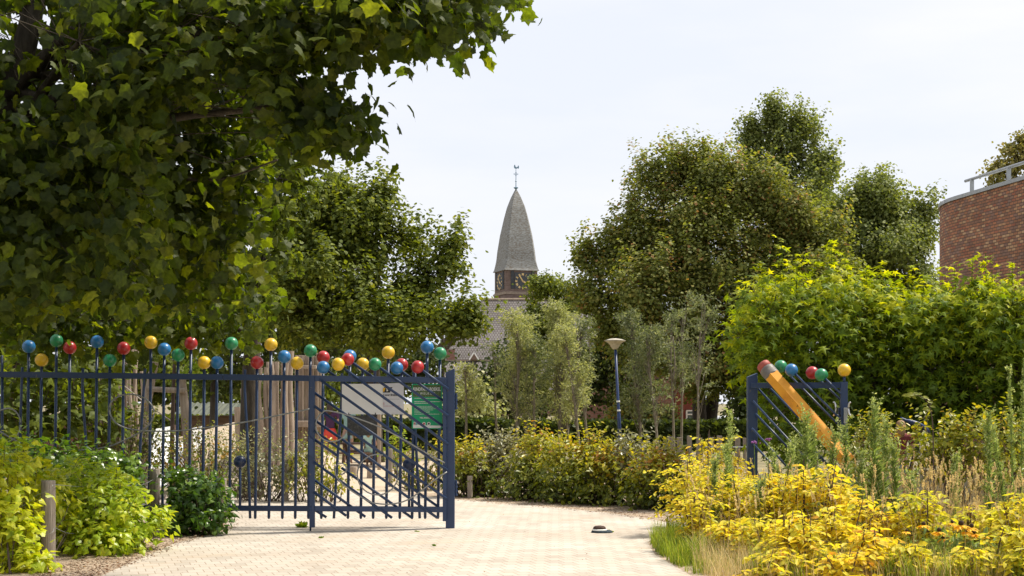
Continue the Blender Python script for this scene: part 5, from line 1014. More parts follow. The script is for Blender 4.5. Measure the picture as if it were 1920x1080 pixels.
# young tree in the stake frame
t = thing('young_tree', GX(322, 24.1), 'slim young tree with a few fresh leaves, tied between the two stakes', 'tree')
mb = MB(); tr = [GX(321, 24.1), z3(700, 940, 24.1), z3(708, 600, 24.1), z3(722, 200, 24.1), z3(735, 20, 24.1)]; tube(mb, smoothline(tr, 5), np.linspace(.045, .022, 21), 8)
br = [((329, 648), (278, 590)), ((329, 648), (330, 580)), ((329, 650), (392, 550)), ((330, 640), (352, 600)), ((328, 700), (372, 690))]
for a, b in br: tube(mb, smoothline([P(*a, 24.1), P((a[0]+b[0])/2+2, (a[1]+b[1])/2+4, 24.1), P(*b, 23.9)], 5), np.linspace(.018, .006, 11), 6)
mb.build('trunk', M['twig'], t, smooth=True)
rng = RNG(90); mb = MB(); C = np.concatenate([np.array([P(a[0]+(b[0]-a[0])*q+rng.normal()*5, a[1]+(b[1]-a[1])*q+rng.normal()*5, 24+rng.normal()*.12)[:] for q in rng.uniform(.35, 1.05, 16)]) for a, b in br]); foliage(mb, rng, C, randdir(rng, len(C)), 3, .06, .12, T_OVAL, up=.6, droop=.6); mb.build('crown', M['l_lime'], t)

# clipped dark hedge
hedge('clipped_hedge', 'clipped dark hedge left of the willows, behind the gate post', 690, 945, 49, 793, 'l_dark', 101)
hedge('clipped_hedge', 'long low dark clipped hedge behind the lamp and the pickets', 946, 1440, 48, 796, 'l_dark', 102, n=14000)
tree('garden_shrub', 'yellow-green garden shrub showing above the hedge right of the lamp', 'shrub', GX(1165, 60), [GX(1165, 60)+Vector((0, 0, .5))], .05, [pb(1165, 765, 60, 22, 22), pb(1195, 780, 60, 30, 14)], 14, 10, .2, .14, T_LOBE, 'l_rose', 111, k1=4)
tree('garden_shrub', 'ochre garden shrub above the hedge before the brick house', 'shrub', GX(1230, 58), [GX(1230, 58)+Vector((0, 0, .5))], .05, [pb(1225, 778, 58, 22, 18), pb(1262, 785, 58, 16, 12)], 14, 10, .2, .14, T_LOBE, 'l_rose', 112, k1=4)
tree('garden_shrub', 'light shrub above the hedge left of the willows, below the annex roof', 'shrub', GX(880, 56), [GX(880, 56)+Vector((0, 0, .5))], .05, [pb(860, 760, 56, 30, 32), pb(905, 775, 56, 35, 22), pb(885, 735, 56, 22, 22)], 12, 10, .25, .15, T_LOBE, 'l_willow', 113, k1=4)

# sweetgum espaliers
sg = [(1500, 22.6, [(1372, 640), (1378, 590), (1400, 570), (1412, 535), (1445, 515), (1475, 528), (1500, 525), (1530, 535), (1560, 515), (1590, 535), (1590, 700), (1570, 850), (1430, 850), (1420, 740), (1400, 690)], 'leftmost bright sweetgum, its star leaves spreading behind the pencil'),
      (1640, 23.0, [(1560, 540), (1600, 535), (1640, 530), (1690, 548), (1720, 555), (1725, 800), (1640, 815), (1560, 800)], 'sweetgum right of the pencil gate, second from the left'),
      (1798, 22.6, [(1700, 555), (1750, 565), (1790, 545), (1830, 535), (1860, 545), (1860, 800), (1780, 815), (1700, 800)], 'sweetgum with a visible dark trunk under the curved brick wall'),
      (1905, 22.2, [(1840, 550), (1880, 545), (1905, 535), (1960, 545), (2030, 540), (2030, 820), (1900, 820), (1840, 790)], 'sweetgum at the right edge of the picture')]
for i, (px, Y, pg, lab) in enumerate(sg):
    cx_ = sum(p[0] for p in pg)/len(pg)
    def ex_(rng, pg=pg, Y=Y, cx_=cx_):
        C, O = extra_px(pg, Y-.75, Y+.75, 420)(rng); C[:, 1] = Y+np.sign(C[:, 1]-Y)*np.abs((C[:, 1]-Y)/.75)**.6*.75; O = O*0+np.array([0, -.7, .5])*1.0; O[C[:, 1] > Y] = [0, .7, .5]; return C, O
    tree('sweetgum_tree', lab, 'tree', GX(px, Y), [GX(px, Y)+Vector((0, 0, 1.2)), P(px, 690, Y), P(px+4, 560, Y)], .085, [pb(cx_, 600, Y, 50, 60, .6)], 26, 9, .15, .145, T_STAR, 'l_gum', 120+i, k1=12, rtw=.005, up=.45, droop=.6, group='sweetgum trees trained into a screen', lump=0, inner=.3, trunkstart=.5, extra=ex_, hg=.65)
for i, (px, py, Y, sd_) in enumerate([(1555, 470, 22.5, 1), (1430, 500, 22.3, 2), (1493, 495, 22.6, 3), (1590, 490, 22.7, 4), (1820, 495, 22.2, 5), (1708, 515, 22.9, 6), (1898, 505, 21.9, 7), (1770, 530, 22.5, 8), (1400, 545, 22.4, 9), (1530, 500, 22.6, 10), (1655, 505, 22.9, 11), (1470, 470, 22.4, 12), (1625, 512, 22.8, 13), (1735, 530, 22.8, 14), (1850, 488, 22.3, 15), (1865, 520, 22.1, 16), (1560, 462, 22.4, 17), (1795, 508, 22.4, 18)]):
    # leading shoots are part of the nearest tree
    par = [o for o in bpy.data.objects if o.name.startswith('sweetgum_tree')]; par = min(par, key=lambda o: abs(o.location.x-P(px, py, Y).x)); rng = RNG(130+i); a, b = P(px, py+75, Y), P(px+rng.normal()*4, py-14, Y)
    mb = MB(); tube(mb, [a, b], [.012, .004], 5); n = 40; tt = rng.random(n); C = np.array([a.lerp(b, q)[:] for q in tt])+rng.normal(size=(n, 3))*.05; an = rng.random(n)*6.28; D = np.stack([np.cos(an), np.sin(an), rng.uniform(-.3, .7, n)], -1); leaves(mb, C, D, np.array([0, 0, 1.])+randdir(rng, n)*.5, .135*rng.uniform(.7, 1.1, n), T_STAR, rng.uniform(.65, 1, n)); mb.build('shoot', M['l_gum'], par)

# ================================================================ SHRUBS
def shoots(mb, mbs, rng, n, bases, length, leafs, T, spacing, rlo, rhi, updir=1.0, spread=.5):
    # upright leafy shoots poking out of a shrub: leaves alternate along each one
    for i in range(n):
        b = np.array(bases[rng.integers(len(bases))]); d = nrm(np.array([rng.normal()*spread, rng.normal()*spread, updir])); Ls = length*rng.uniform(.6, 1.3); k = max(3, int(Ls/spacing)); tt = np.linspace(.1, 1, k); bend = np.array([rng.normal(), rng.normal(), -.3])*Ls*.25
        p = b+d*Ls*tt[:, None]+bend*(tt**2)[:, None]; twigs(mbs, [b], [p[-1]], .005, .002); s_ = np.where(np.arange(k) % 2 == 0, 1, -1)[:, None]; x = nrm(np.cross(d, [rng.normal(), rng.normal(), .2]))
        D = nrm(x*s_+d*.5+rng.normal(size=(k, 3))*.2-np.array([0, 0, .15])); leaves(mb, p, D, np.broadcast_to(np.array([0, 0, 1.]), (k, 3))+rng.normal(size=(k, 3))*.35, leafs*rng.uniform(.7, 1.1, k), T, rng.uniform(rlo, rhi, k))
def shrub(name, label, base, blobs, dens, k, s, size, T, leaf, seed, group=None, cat='shrub', stems=7, nsh=25, shl=.3, sr=(.5, 1), grad=0.0, stemmat='twig', inner=.35, hg=0.0, **fk):
    rng = RNG(seed); t = thing(name, base, label, cat, group); C, O = blobshoots(rng, blobs, dens, inner); keep = C[:, 2] > .03
    for ppx, ppY, ptop in ((90, 14.4, 902), (288, 18.2, 880)):
        qx = C[:, 0]/C[:, 1]*FPX+960; qy = HY-(C[:, 2]-EYE)/C[:, 1]*FPX; keep &= ~((np.abs(qx-ppx) < 28) & (C[:, 1] < ppY+.12) & (qy < (1035 if ppx == 90 else 960)) & (qy > ptop-50))
    C, O = C[keep], O[keep]
    mb = MB(); foliage(mb, rng, C, O, k, s, size, T, **fk)
    if hg: zz0 = mb.v[0][:, 2]; mb.r[0] = np.clip(mb.r[0]+hg*(zz0/max(C[:, 2].max(), .1)-.55), 0, 1)  # shade put into the colour of low leaves; sun leaves on top yellower
    ms = MB(); top = C[C[:, 2] > np.percentile(C[:, 2], 70)]
    if nsh: shoots(mb, ms, rng, nsh, top, shl, size, T, size*.45, *sr)
    mb.build('foliage', M[leaf], t)
    for i in range(stems):
        q = C[rng.integers(len(C))]; b0 = np.array([base[0]+rng.normal()*.12+(q[0]-base[0])*.35, base[1]+rng.normal()*.08, 0]); tube(ms, smoothline([b0, (b0+q)/2+rng.normal(size=3)*.04, q], 4), np.linspace(.014, .004, 9), 6)
    sub = C[rng.choice(len(C), min(160, len(C)), replace=False)]; twigs(ms, np.stack([sub[:, 0]*.6+base[0]*.4, sub[:, 1]*.6+base[1]*.4, np.clip(sub[:, 2]-.35, 0, 9)], -1), sub, .006, .002, .03, rng)
    ms.build('stems', M[stemmat], t); return t
def gb(px, py, Y, rx, ry, dz=1.0): return pb(px, py, Y, rx, ry, dz)
# ivy mounds at left
shrub('ivy_bush', 'brightest lime-yellow ivy mass in the bottom left corner around the nearest post', GX(10, 13.6), [gb(-50, 960, 13.9, 100, 120, .8), gb(30, 1000, 13.8, 55, 70, .8), gb(40, 935, 14.8, 60, 75, .8), gb(-10, 868, 14.4, 50, 40), gb(60, 1060, 13.6, 50, 32), gb(90, 960, 15.2, 55, 70, .7)], 130, 9, .075, .088, T_IVY, 'l_ivy', 201, group='ivy mounds along the path', cat='ivy', rl=.55, rh=1.25, up=.8, droop=.5, nsh=30, shl=.25)
shrub('ivy_bush', 'rounded fresh green ivy mound between the two wired posts, spilling towards the paving', GX(190, 15.6), [gb(165, 960, 15.9, 75, 85), gb(215, 965, 15.6, 80, 72), gb(255, 985, 15.7, 50, 55), gb(150, 912, 16.4, 80, 42), gb(120, 1000, 15.6, 40, 45), gb(190, 1015, 15.1, 60, 32)], 130, 9, .075, .08, T_IVY, 'l_ivy', 202, group='ivy mounds along the path', cat='ivy', rl=.3, rh=1.0, up=.8, droop=.5, nsh=22, shl=.22)
shrub('ivy_bush', 'darkest green ivy mound at the foot of the fence, left of the bare paving', GX(365, 17.7), [gb(345, 938, 17.6, 75, 50), gb(385, 945, 17.6, 50, 45), gb(325, 912, 17.9, 50, 34), gb(395, 970, 17.4, 38, 22), gb(330, 975, 17.5, 50, 22)], 120, 9, .075, .08, T_IVY, 'l_ivyd', 203, group='ivy mounds along the path', cat='ivy', rl=.1, rh=.9, up=.5, droop=.5, nsh=18, shl=.22)
shrub('ivy_bush', 'low mid-green ivy mound directly below the fence bars at left', GX(170, 17.8), [gb(190, 882, 17.9, 85, 36), gb(100, 872, 17.7, 90, 40), gb(250, 895, 17.7, 50, 30), gb(180, 930, 17.6, 110, 60), gb(20, 868, 17.6, 80, 36)], 100, 8, .08, .085, T_IVY, 'l_ivyd', 204, group='ivy mounds along the path', cat='ivy', rl=.35, rh=1.1, up=.5, droop=.5, nsh=20, shl=.25)
# shrubs behind the fence, left part
shrub('viburnum_bush', 'tall light green large-leaved shrub behind the first fence bars', GX(60, 21.5), [gb(40, 730, 21.5, 75, 75), gb(110, 700, 21.8, 50, 60), gb(20, 800, 21.3, 80, 50), gb(120, 790, 21.5, 45, 50)], 34, 6, .14, .16, T_IVY, 'l_chest', 211, up=.5, droop=.6, rl=.1, rh=1.0, nsh=14, shl=.5)
shrub('viburnum_bush', 'light green large-leaved shrub in front of the tall log palisade', GX(195, 22.0), [gb(185, 750, 22, 52, 62), gb(205, 700, 22.3, 26, 40), gb(160, 800, 21.8, 55, 40)], 34, 6, .14, .15, T_IVY, 'l_chest', 212, up=.5, droop=.6, rl=.25, rh=1.1, nsh=10, shl=.4)
shrub('rose_bush', 'small-leaved flowering rose bush left of the slide behind the fence', GX(240, 22.5), [gb(230, 810, 22.5, 62, 50), gb(275, 830, 22.3, 45, 42), gb(180, 840, 22.4, 60, 40)], 60, 9, .09, .062, T_QUAD, 'l_rose', 213, rl=.0, rh=.9, nsh=22, shl=.3)
shrub('rose_bush', 'small-leaved olive rose bush right of the slide, its leaf tips turning amber', GX(385, 22.7), [gb(370, 860, 22.6, 50, 45), gb(410, 862, 22.8, 45, 42), gb(330, 868, 22.2, 40, 38), gb(305, 858, 22.3, 32, 34)], 60, 9, .09, .062, T_QUAD, 'l_rose', 214, rl=.1, rh=1.1, nsh=22, shl=.35)
shrub('elaeagnus_bush', 'silvery shrub flecked white below the uneven log palisade', GX(505, 23.5), [gb(480, 880, 23.6, 62, 45), gb(535, 872, 23.5, 55, 55), gb(440, 880, 23.6, 40, 42)], 62, 9, .09, .07, T_OVAL, 'l_silver', 215, rl=.0, rh=1.0, nsh=30, shl=.35)
shrub('elaeagnus_bush', 'yellow-green shrub behind the left stile of the gate', GX(590, 23.4), [gb(590, 870, 23.5, 50, 55), gb(620, 885, 23.3, 32, 38), gb(560, 885, 23.4, 35, 38)], 62, 9, .09, .07, T_OVAL, 'l_horn', 216, rl=.0, rh=.85, nsh=5, shl=.2)
shrub('lime_bush', 'small bright lime bush behind the gate rods', GX(745, 31), [gb(745, 838, 31, 18, 32), gb(755, 865, 31, 20, 20)], 60, 8, .1, .09, T_OVAL, 'l_lime', 217, nsh=12, shl=.3)
shrub('elaeagnus_bush', 'amber-tipped low shrub behind the lower right of the gate', GX(795, 26.5), [gb(790, 880, 26.5, 45, 36), gb(825, 870, 26.5, 28, 42), gb(760, 895, 26.5, 24, 18)], 60, 9, .09, .075, T_OVAL, 'l_rose', 218, rl=.2, rh=1.1, nsh=20, shl=.3)
# hornbeam hedge in the middle: one shrub after another
hb = [(880, 24.6, [(875, 880, 42, 48), (900, 905, 35, 30), (865, 862, 30, 22)], 'l_horn', (.0, .8), 'first, lowest shrub of the yellow-green row, beside the hinge post'),
      (935, 25.0, [(925, 875, 50, 40), (950, 852, 35, 28), (915, 905, 40, 32)], 'l_silver', (.1, 1.0), 'pale silvery shrub in the yellow-green row, second after the hinge post'),
      (1000, 24.0, [(1000, 890, 60, 50), (1010, 852, 45, 34), (985, 915, 60, 30)], 'l_horn', (.0, .8), 'tall yellow shrub in the row with two upright leading shoots'),
      (1075, 23.2, [(1070, 890, 62, 52), (1085, 858, 50, 34), (1070, 925, 62, 30)], 'l_horn', (.0, .85), 'bushiest yellow-green shrub in the middle of the row'),
      (1145, 22.8, [(1145, 890, 58, 45), (1150, 868, 42, 28), (1140, 925, 60, 32)], 'l_horn', (.1, .95), 'yellow-green shrub of the row standing before the lamp pole'),
      (1205, 22.6, [(1200, 880, 45, 34), (1190, 862, 32, 22)], 'l_silver', (.0, .8), 'greyish shrub of the row right of the lamp pole'),
      (1240, 21.8, [(1235, 905, 62, 52), (1225, 880, 45, 30), (1215, 940, 55, 26), (1280, 900, 40, 50)], 'l_horn', (.0, .85), 'last shrub of the row, where the yellow bushes of the verge begin')]
for i, (px, Y, bl, lf, tone_, lab) in enumerate(hb):
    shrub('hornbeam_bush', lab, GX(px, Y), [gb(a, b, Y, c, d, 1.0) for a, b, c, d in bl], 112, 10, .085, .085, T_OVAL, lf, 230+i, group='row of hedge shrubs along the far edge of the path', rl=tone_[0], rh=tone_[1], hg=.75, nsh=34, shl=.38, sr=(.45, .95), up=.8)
# yellow verge shrubs, right foreground: distichous sprays
def yshrub(base, H, W_, nst, label, seed, leaf='l_yellow', ls=.085, rlo=0.1, rhi=1.0, dens=1.0, lean=(0, 0)):
    rng = RNG(seed); t = thing('yellow_bush', base, label, 'shrub', 'yellow-leaved bushes of the verge'); ml, ms = MB(), MB(); b = np.array(base)
    for i in range(nst):
        a = rng.random()*6.283; foot = b+np.array([math.cos(a), math.sin(a)*.8, 0])*rng.random()*W_*.25; top = b+np.array([math.cos(a)*W_*rng.uniform(.1, .7)+lean[0], math.sin(a)*W_*rng.uniform(.1, .6)+lean[1], H*rng.uniform(.7, 1.02)])
        ln = smoothline([foot, foot*.6+top*.4+rng.normal(size=3)*.04, top], 6); tube(ms, ln, np.linspace(.013, .004, len(ln)), 6)
        nb = int(13*dens)
        for j in range(nb):
            q = rng.uniform(.32, 1.0)**.8; p0 = ln[int(q*(len(ln)-1))]; an = rng.random()*6.283; L_ = W_*rng.uniform(.35, .8)*(1.15-q*.5); d = np.array([math.cos(an), math.sin(an), rng.uniform(.0, .55)]); k = max(4, int(L_/(ls*.42))); tt = np.linspace(.08, 1, k)[:, None]
            pts = p0+d*L_*tt-np.array([0, 0, .35*L_])*tt**2.2+rng.normal(size=3)*.02*tt; twigs(ms, pts[:-1:2], pts[1::2][:len(pts[:-1:2])], .003, .002)
            side_ = nrm(np.cross(d, [0, 0, 1.])); s_ = np.where(np.arange(k) % 2 == 0, 1, -1)[:, None]
            D = nrm(side_*s_*.9+d*.55+np.array([0, 0, -.45])+rng.normal(size=(k, 3))*.22); leaves(ml, pts, D, np.array([0, 0, 1.])+rng.normal(size=(k, 3))*.35+side_*s_*.3, ls*rng.uniform(.65, 1.15, k), T_OVAL, np.clip(rng.uniform(rlo, rhi, k)*.6+rng.uniform(rlo, rhi)*.4, 0, 1))
    ml.build('foliage', M[leaf], t); ms.build('stems', M['twig'], t); return t
ys = [(1300, 17.4, .95, .62, 13, 'yellow bush nearest the end of the hedge row, touching the path corner', .1, 1.0), (1345, 18.4, 1.05, .6, 12, 'yellow bush behind the path corner, its top against the pickets', .2, 1.0), (1390, 16.2, .95, .6, 13, 'yellow bush in front of the right gate post', .2, 1.0), (1320, 15.6, .62, .42, 8, 'low yellow bush over the green grass at the path corner', .2, 1.0),
      (1460, 15.4, .88, .6, 13, 'yellow bush below the pencil gate with three dark stems', .2, 1.0), (1440, 14.0, .55, .45, 7, 'low foreground yellow bush with a thick dark forked stem', .15, .95), (1535, 15.0, .82, .55, 11, 'yellow bush right of the gate leaf, beside the tallest weed', .25, 1.0), (1560, 13.9, .66, .48, 8, 'foreground yellow bush with long arching sprays', .25, 1.0),
      (1640, 14.4, .68, .5, 8, 'yellow bush with amber leaves left of the orange flowers', .3, 1.05), (1745, 14.2, .70, .48, 7, 'yellow-green bush behind the orange coneflowers', .1, .8), (1850, 14.3, .76, .55, 9, 'yellow bush right of the orange coneflowers', .1, .85), (1930, 13.9, .8, .55, 9, 'yellow bush cut by the right edge of the picture', .1, .9), (1800, 12.9, .26, .34, 4, 'low sparse yellow bush at the bottom edge under the coneflowers', .2, .9)]
ys += [(1450, 12.9, .34, .36, 6, 'knee-high yellow bush at the bottom edge just left of the dark forked stem', .2, 1.0), (1580, 12.7, .30, .36, 6, 'knee-high yellow bush at the bottom edge between straw tufts', .3, 1.05), (1930, 12.7, .36, .36, 5, 'knee-high green-yellow bush hugging the bottom right corner', .05, .8), (1380, 14.6, .50, .42, 8, 'low yellow bush between the green tufts and the dark forked stem', .2, 1.0), (1500, 13.3, .52, .42, 8, 'low yellow bush at the bottom edge right of the dark forked stem', .25, 1.0), (1620, 13.2, .46, .4, 6, 'low amber bush at the bottom edge under the long arching sprays', .35, 1.08), (1700, 13.0, .40, .38, 5, 'sparse low yellow bush at the bottom edge left of the coneflowers', .2, .9), (1900, 13.0, .48, .42, 6, 'low yellow bush in the bottom right corner', .1, .9)]
for i, (px, Y, H, W_, ns, lab, a, b) in enumerate(ys): yshrub(GX(px, Y), H*(1.08+.18*math.sin(i*2.3)), W_, ns, label=lab, seed=260+i, rlo=a, rhi=b, ls=.10 if Y < 15.1 else .082)
for i, (px, Y, bl, lf, lab) in enumerate([(1650, 20.0, [(1640, 830, 45, 40), (1610, 870, 50, 40)], 'l_horn', 'dim green shrub right of the gate leaf under the sweetgums'), (1770, 19.4, [(1760, 815, 50, 42), (1800, 850, 55, 45), (1740, 860, 50, 40)], 'l_horn', 'hornbeam shrub with yellow tips in the middle of the shaded strip'), (1870, 19.0, [(1860, 820, 55, 42), (1910, 840, 50, 50), (1870, 880, 60, 40)], 'l_horn', 'hornbeam shrub with yellow tips at the right end of the shaded strip')]):
    shrub('hornbeam_bush', lab, GX(px, Y), [gb(a, b, Y, c, d) for a, b, c, d in bl], 70, 9, .08, .085, T_OVAL, lf, 280+i, group='hornbeam shrubs below the sweetgums', rl=.0, rh=.85, nsh=26, shl=.3, up=.8)
# single arching shoot
t = thing('hornbeam_shoot', GX(1752, 18.6), 'single arching hornbeam shoot with big lit leaves against the dark sweetgums', 'shoot'); ml, ms = MB(), MB(); ln = smoothline([GX(1752, 18.6), P(1750, 830, 18.6), P(1747, 780, 18.6), P(1738, 752, 18.6), P(1715, 739, 18.6), P(1700, 741, 18.6)], 5); tube(ms, ln, np.linspace(.01, .003, len(ln)), 5); rng = RNG(291)
ix = np.arange(12, len(ln)); k = len(ix); leaves(ml, ln[ix], np.stack([np.where(np.arange(k) % 2, 1., -1.), rng.normal(size=k)*.3, rng.normal(size=k)*.3-.1], -1), np.stack([rng.normal(size=k)*.3, np.full(k, -.7), np.full(k, .6)], -1), .10*rng.uniform(.8, 1.2, k), T_OVAL, rng.uniform(.35, .6, k)); ml.build('foliage', M['l_horn'], t); ms.build('stems', M['twig'], t)

# tall weeds
def weed(base, H, label, seed, wd=.13, leaf='l_weed', plume=.35):
    rng = RNG(seed); t = thing('tall_weed', base, label, 'weed', 'tall feathery weeds of the verge'); ml, ms = MB(), MB(); b = np.array(base); lean = rng.normal(size=2)*.04*H
    def axis(q): return b+np.stack([lean[0]*q**2, lean[1]*q**2, H*q], -1)
    q = np.linspace(0, 1, 9); tube(ms, axis(q[:, None][:, 0]) if False else np.array([b+np.array([lean[0]*x*x, lean[1]*x*x, H*x]) for x in q]), np.linspace(.009, .003, 9), 5)
    n = int(330*H); x = rng.random(n)**.85; an = rng.random(n)*6.283; p = np.stack([b[0]+lean[0]*x*x, b[1]+lean[1]*x*x, H*x], -1); D = np.stack([np.cos(an), np.sin(an), rng.uniform(.5, 1.4, n)], -1); leaves(ml, p, D, np.stack([-np.cos(an), -np.sin(an), np.full(n, .8)], -1), (wd*(1.1-x*.75))*rng.uniform(.7, 1.2, n), (T_NARROW[0]*np.array([.85, 1, 1.5]), T_NARROW[1]), rng.uniform(0, .7, n))
    nb = 16
    for i in range(nb):
        x0 = 1-plume*rng.random()**.9; a = rng.random()*6.283; l = wd*rng.uniform(.7, 1.7)*(1.25-(x0-(1-plume))/plume*.6); m_ = 26; tt = rng.random(m_); p0 = np.array([b[0]+lean[0]*x0*x0, b[1]+lean[1]*x0*x0, H*x0]); d = nrm(np.array([math.cos(a)*.5, math.sin(a)*.5, 1.0])); p = p0+d*l*tt[:, None]+rng.normal(size=(m_, 3))*.008; twigs(ms, [p0], [p0+d*l], .003, .0015)
        leaves(ml, p, randdir(rng, m_)+np.array([0, 0, .6]), randdir(rng, m_), .026*rng.uniform(.6, 1.3, m_), T_QUAD, rng.uniform(.5, 1, m_))
    ml.build('foliage', M[leaf], t); ms.build('stem', M['l_weed'], t); return t
for i, (px, Y, ytop, wd, lab) in enumerate([(1640, 16.2, 762, .16, 'tallest, fullest feathery weed right of the pencil'), (1655, 16.5, 800, .13, 'feathery weed pressed against the right flank of the tallest one'), (1512, 16.6, 780, .15, 'feathery weed overlapping the lower pencil shaft'), (1528, 16.9, 805, .14, 'feathery weed just right of the one over the pencil shaft'), (1498, 16.9, 828, .13, 'short feathery weed left of the one over the pencil shaft'), (1552, 16.4, 812, .13, 'feathery weed at the pencil tip'), (1590, 16.8, 800, .13, 'feathery weed below the gate handle'),
        (1455, 16.3, 850, .12, 'feathery weed under the left rods of the pencil gate'), (1475, 16.0, 838, .12, 'feathery weed with a bent tip under the middle rods'), (1372, 16.4, 846, .13, 'feathery weed left of the right gate post'), (1366, 16.9, 772, .09, 'thin lone weed rising above the pickets'), (1340, 15.9, 862, .11, 'small feathery weed above the path corner'), (1612, 16.0, 850, .12, 'small feathery weed left of the tallest one'), (1680, 16.2, 845, .14, 'feathery weed right of the tallest one, leaning over brown stalks'),
        (1857, 15.6, 775, .11, 'upright weed before the right hornbeam shrubs'), (1790, 16.3, 860, .11, 'small weed among the straw stalks'), (1885, 15.9, 800, .10, 'weed between the upright weed and the seed plumes'), (1900, 15.4, 690, .06, 'tall pale seed plume near the right edge'), (1914, 15.6, 672, .06, 'tallest pale seed plume at the right edge'), (1420, 15.2, 905, .10, 'low weed inside the yellow bushes before the gate post'), (1705, 15.2, 900, .12, 'low weed behind the amber-leaved bush')]):
    H = P(px, ytop, Y).z; weed(GX(px, Y), H, lab, 300+i, wd*1.45, plume=.55 if 'plume' in lab else .35)

# coneflowers
cf = thing('coneflower_plant', GX(1790, 13.4), 'clump of orange coneflowers with dark centres', 'flowers'); rng = RNG(401); ms, ml = MB(), MB()
for px, py, r in ((1732, 984, 13), (1761, 996, 15), (1768, 1010, 12), (1802, 984, 18), (1822, 988, 14), (1785, 980, 10), (1826, 1000, 13), (1806, 1027, 9), (1700, 996, 9), (1848, 1005, 9), (1812, 996, 12)):
    Y = 13.3+rng.uniform(-.1, .1); c = P(px, py, Y); rr2 = r/FPX*Y; fl = MB(); n = 13; a = np.arange(n)*2*math.pi/n+rng.random(); D = np.stack([np.cos(a), np.sin(a), rng.uniform(-.75, -.25, n)], -1); leaves(fl, np.array([c[:]]*n)+D*rr2*.18, D, np.broadcast_to(np.array([0, 0, 1.]), (n, 3)), rr2*rng.uniform(.85, 1.1, n), (T_OVAL[0]*np.array([.9, 1, .6]), T_OVAL[1]), rng.random(n)); f_ = fl.build('flower', M['petal'], cf)
    mc = MB(); lathe(mc, [(rr2*.22, -.004), (rr2*.30, rr2*.12), (rr2*.25, rr2*.35), (rr2*.1, rr2*.46)], c, 12); mc.build('cone', M['cone'], f_, smooth=True)
    b_ = GX(1775+(px-1775)*.6, 13.4); tube(ms, smoothline([b_, (b_+c)/2+Vector((rng.normal()*.02, 0, 0)), c], 4), .004, 5)
n = 260; C = np.array([GX(px_, 13.45)[:] for px_ in rng.normal(1785, 40, n)])+np.stack([np.zeros(n), rng.normal(size=n)*.15, rng.uniform(.03, .36, n)], -1); leaves(ml, C, randdir(rng, n)+np.array([0, 0, .4]), np.array([0, 0, 1.])+randdir(rng, n)*.5, .11*rng.uniform(.6, 1.2, n), (T_OVAL[0]*np.array([.7, 1, 1]), T_OVAL[1]), rng.uniform(0, .6, n)); ml.build('foliage', M['l_weed'], cf); ms.build('stems', M['l_weed'], cf)
for px, py, lab in ((1414, 829, 'purple verbena head in front of the right gate post'), (1440, 824, 'fading mauve verbena head right of the gate post')):
    t = thing('verbena', GX(px, 16.8), lab, 'flower'); mb = MB(); c = P(px, py, 16.8); rng = RNG(px)
    for i in range(26): sphere(mb, c+Vector((rng.normal()*.022, rng.normal()*.022, rng.normal()*.007)), .008, 6, 4)
    mb.build('flower_head', M['purple'], t); mb = MB(); tube(mb, smoothline([GX(px+4, 16.8), P(px+2, 900, 16.8), c], 4), .004, 5); mb.build('stem', M['l_weed'], t)

# ================================================================ STUFF: grass, straw, litter
rng = RNG(500)
def field(n, x0, x1, Y0, Y1, rng, cond=None):
    Y = Y0+(Y1-Y0)*rng.random(n); px = x0+(x1-x0)*rng.random(n); X = (px-960)/FPX*Y; return np.stack([X, Y, np.zeros(n)], -1), px
def edge(Y):   # left limit of the bed, in pixels, for a depth
    py = HY+FPX*EYE/Y; return np.interp(py, [990, 1003, 1017, 1040, 1056, 1082, 1200], [1330, 1245, 1216, 1230, 1256, 1302, 1400])
def grassfield(n, x0, x1, Y0, Y1, h0, h1, wd, mat, name, seed, leanf=.4, lab=None, cat='grass', clump=None, off=6):
    rng = RNG(seed); B, px = field(n, x0, x1, Y0, Y1, rng); ok = px > edge(B[:, 1])+off; B = B[ok]; n = len(B)
    if clump: 
        cl, _ = field(clump, x0, x1, Y0, Y1, rng); i = rng.integers(0, len(cl), n); Bc = cl[i]+rng.normal(size=(n, 3))*.05; Bc[:, 2] = 0; pxx = Bc[:, 0]*FPX/Bc[:, 1]+960; ok = pxx > edge(Bc[:, 1])+off; B = Bc[ok]; n = len(B)
    h = rng.uniform(h0, h1, n); a = rng.random(n)*6.283; lean = np.stack([np.cos(a), np.sin(a), np.zeros(n)], -1)*(h*rng.uniform(.05, leanf, n))[:, None]; mb = MB(); blades(mb, B, lean, h, wd*rng.uniform(.6, 1.2, n), rng.random(n)); o = mb.build(name, M[mat], None); o['kind'] = 'stuff'; o['label'] = lab; o['category'] = cat; return B, h, lean
grassfield(9000, 1215, 1560, 13.0, 18.5, .06, .26, .0035, 'grass', 'grass', 501, .6, 'fresh green grass at the path corner', clump=420, off=0)
grassfield(5200, 1215, 1420, 14.2, 17.6, .12, .36, .004, 'grass', 'grass', 502, .5, 'taller green tufts where the bed meets the path', clump=90, off=4)
grassfield(9000, 1290, 1960, 15.4, 18.6, .15, .55, .0025, 'straw', 'dry_grass', 505, .7, 'dry straw coloured grass at the back of the verge', off=18)
grassfield(11000, 1300, 1960, 12.6, 15.6, .08, .42, .0022, 'straw', 'dry_grass', 503, .7, 'dry straw coloured grass filling the verge', off=18)
grassfield(7000, 1400, 1960, 12.6, 16.0, .1, .42, .005, 'grass', 'grass', 504, .5, 'green blades among the straw of the verge', clump=120, off=18)
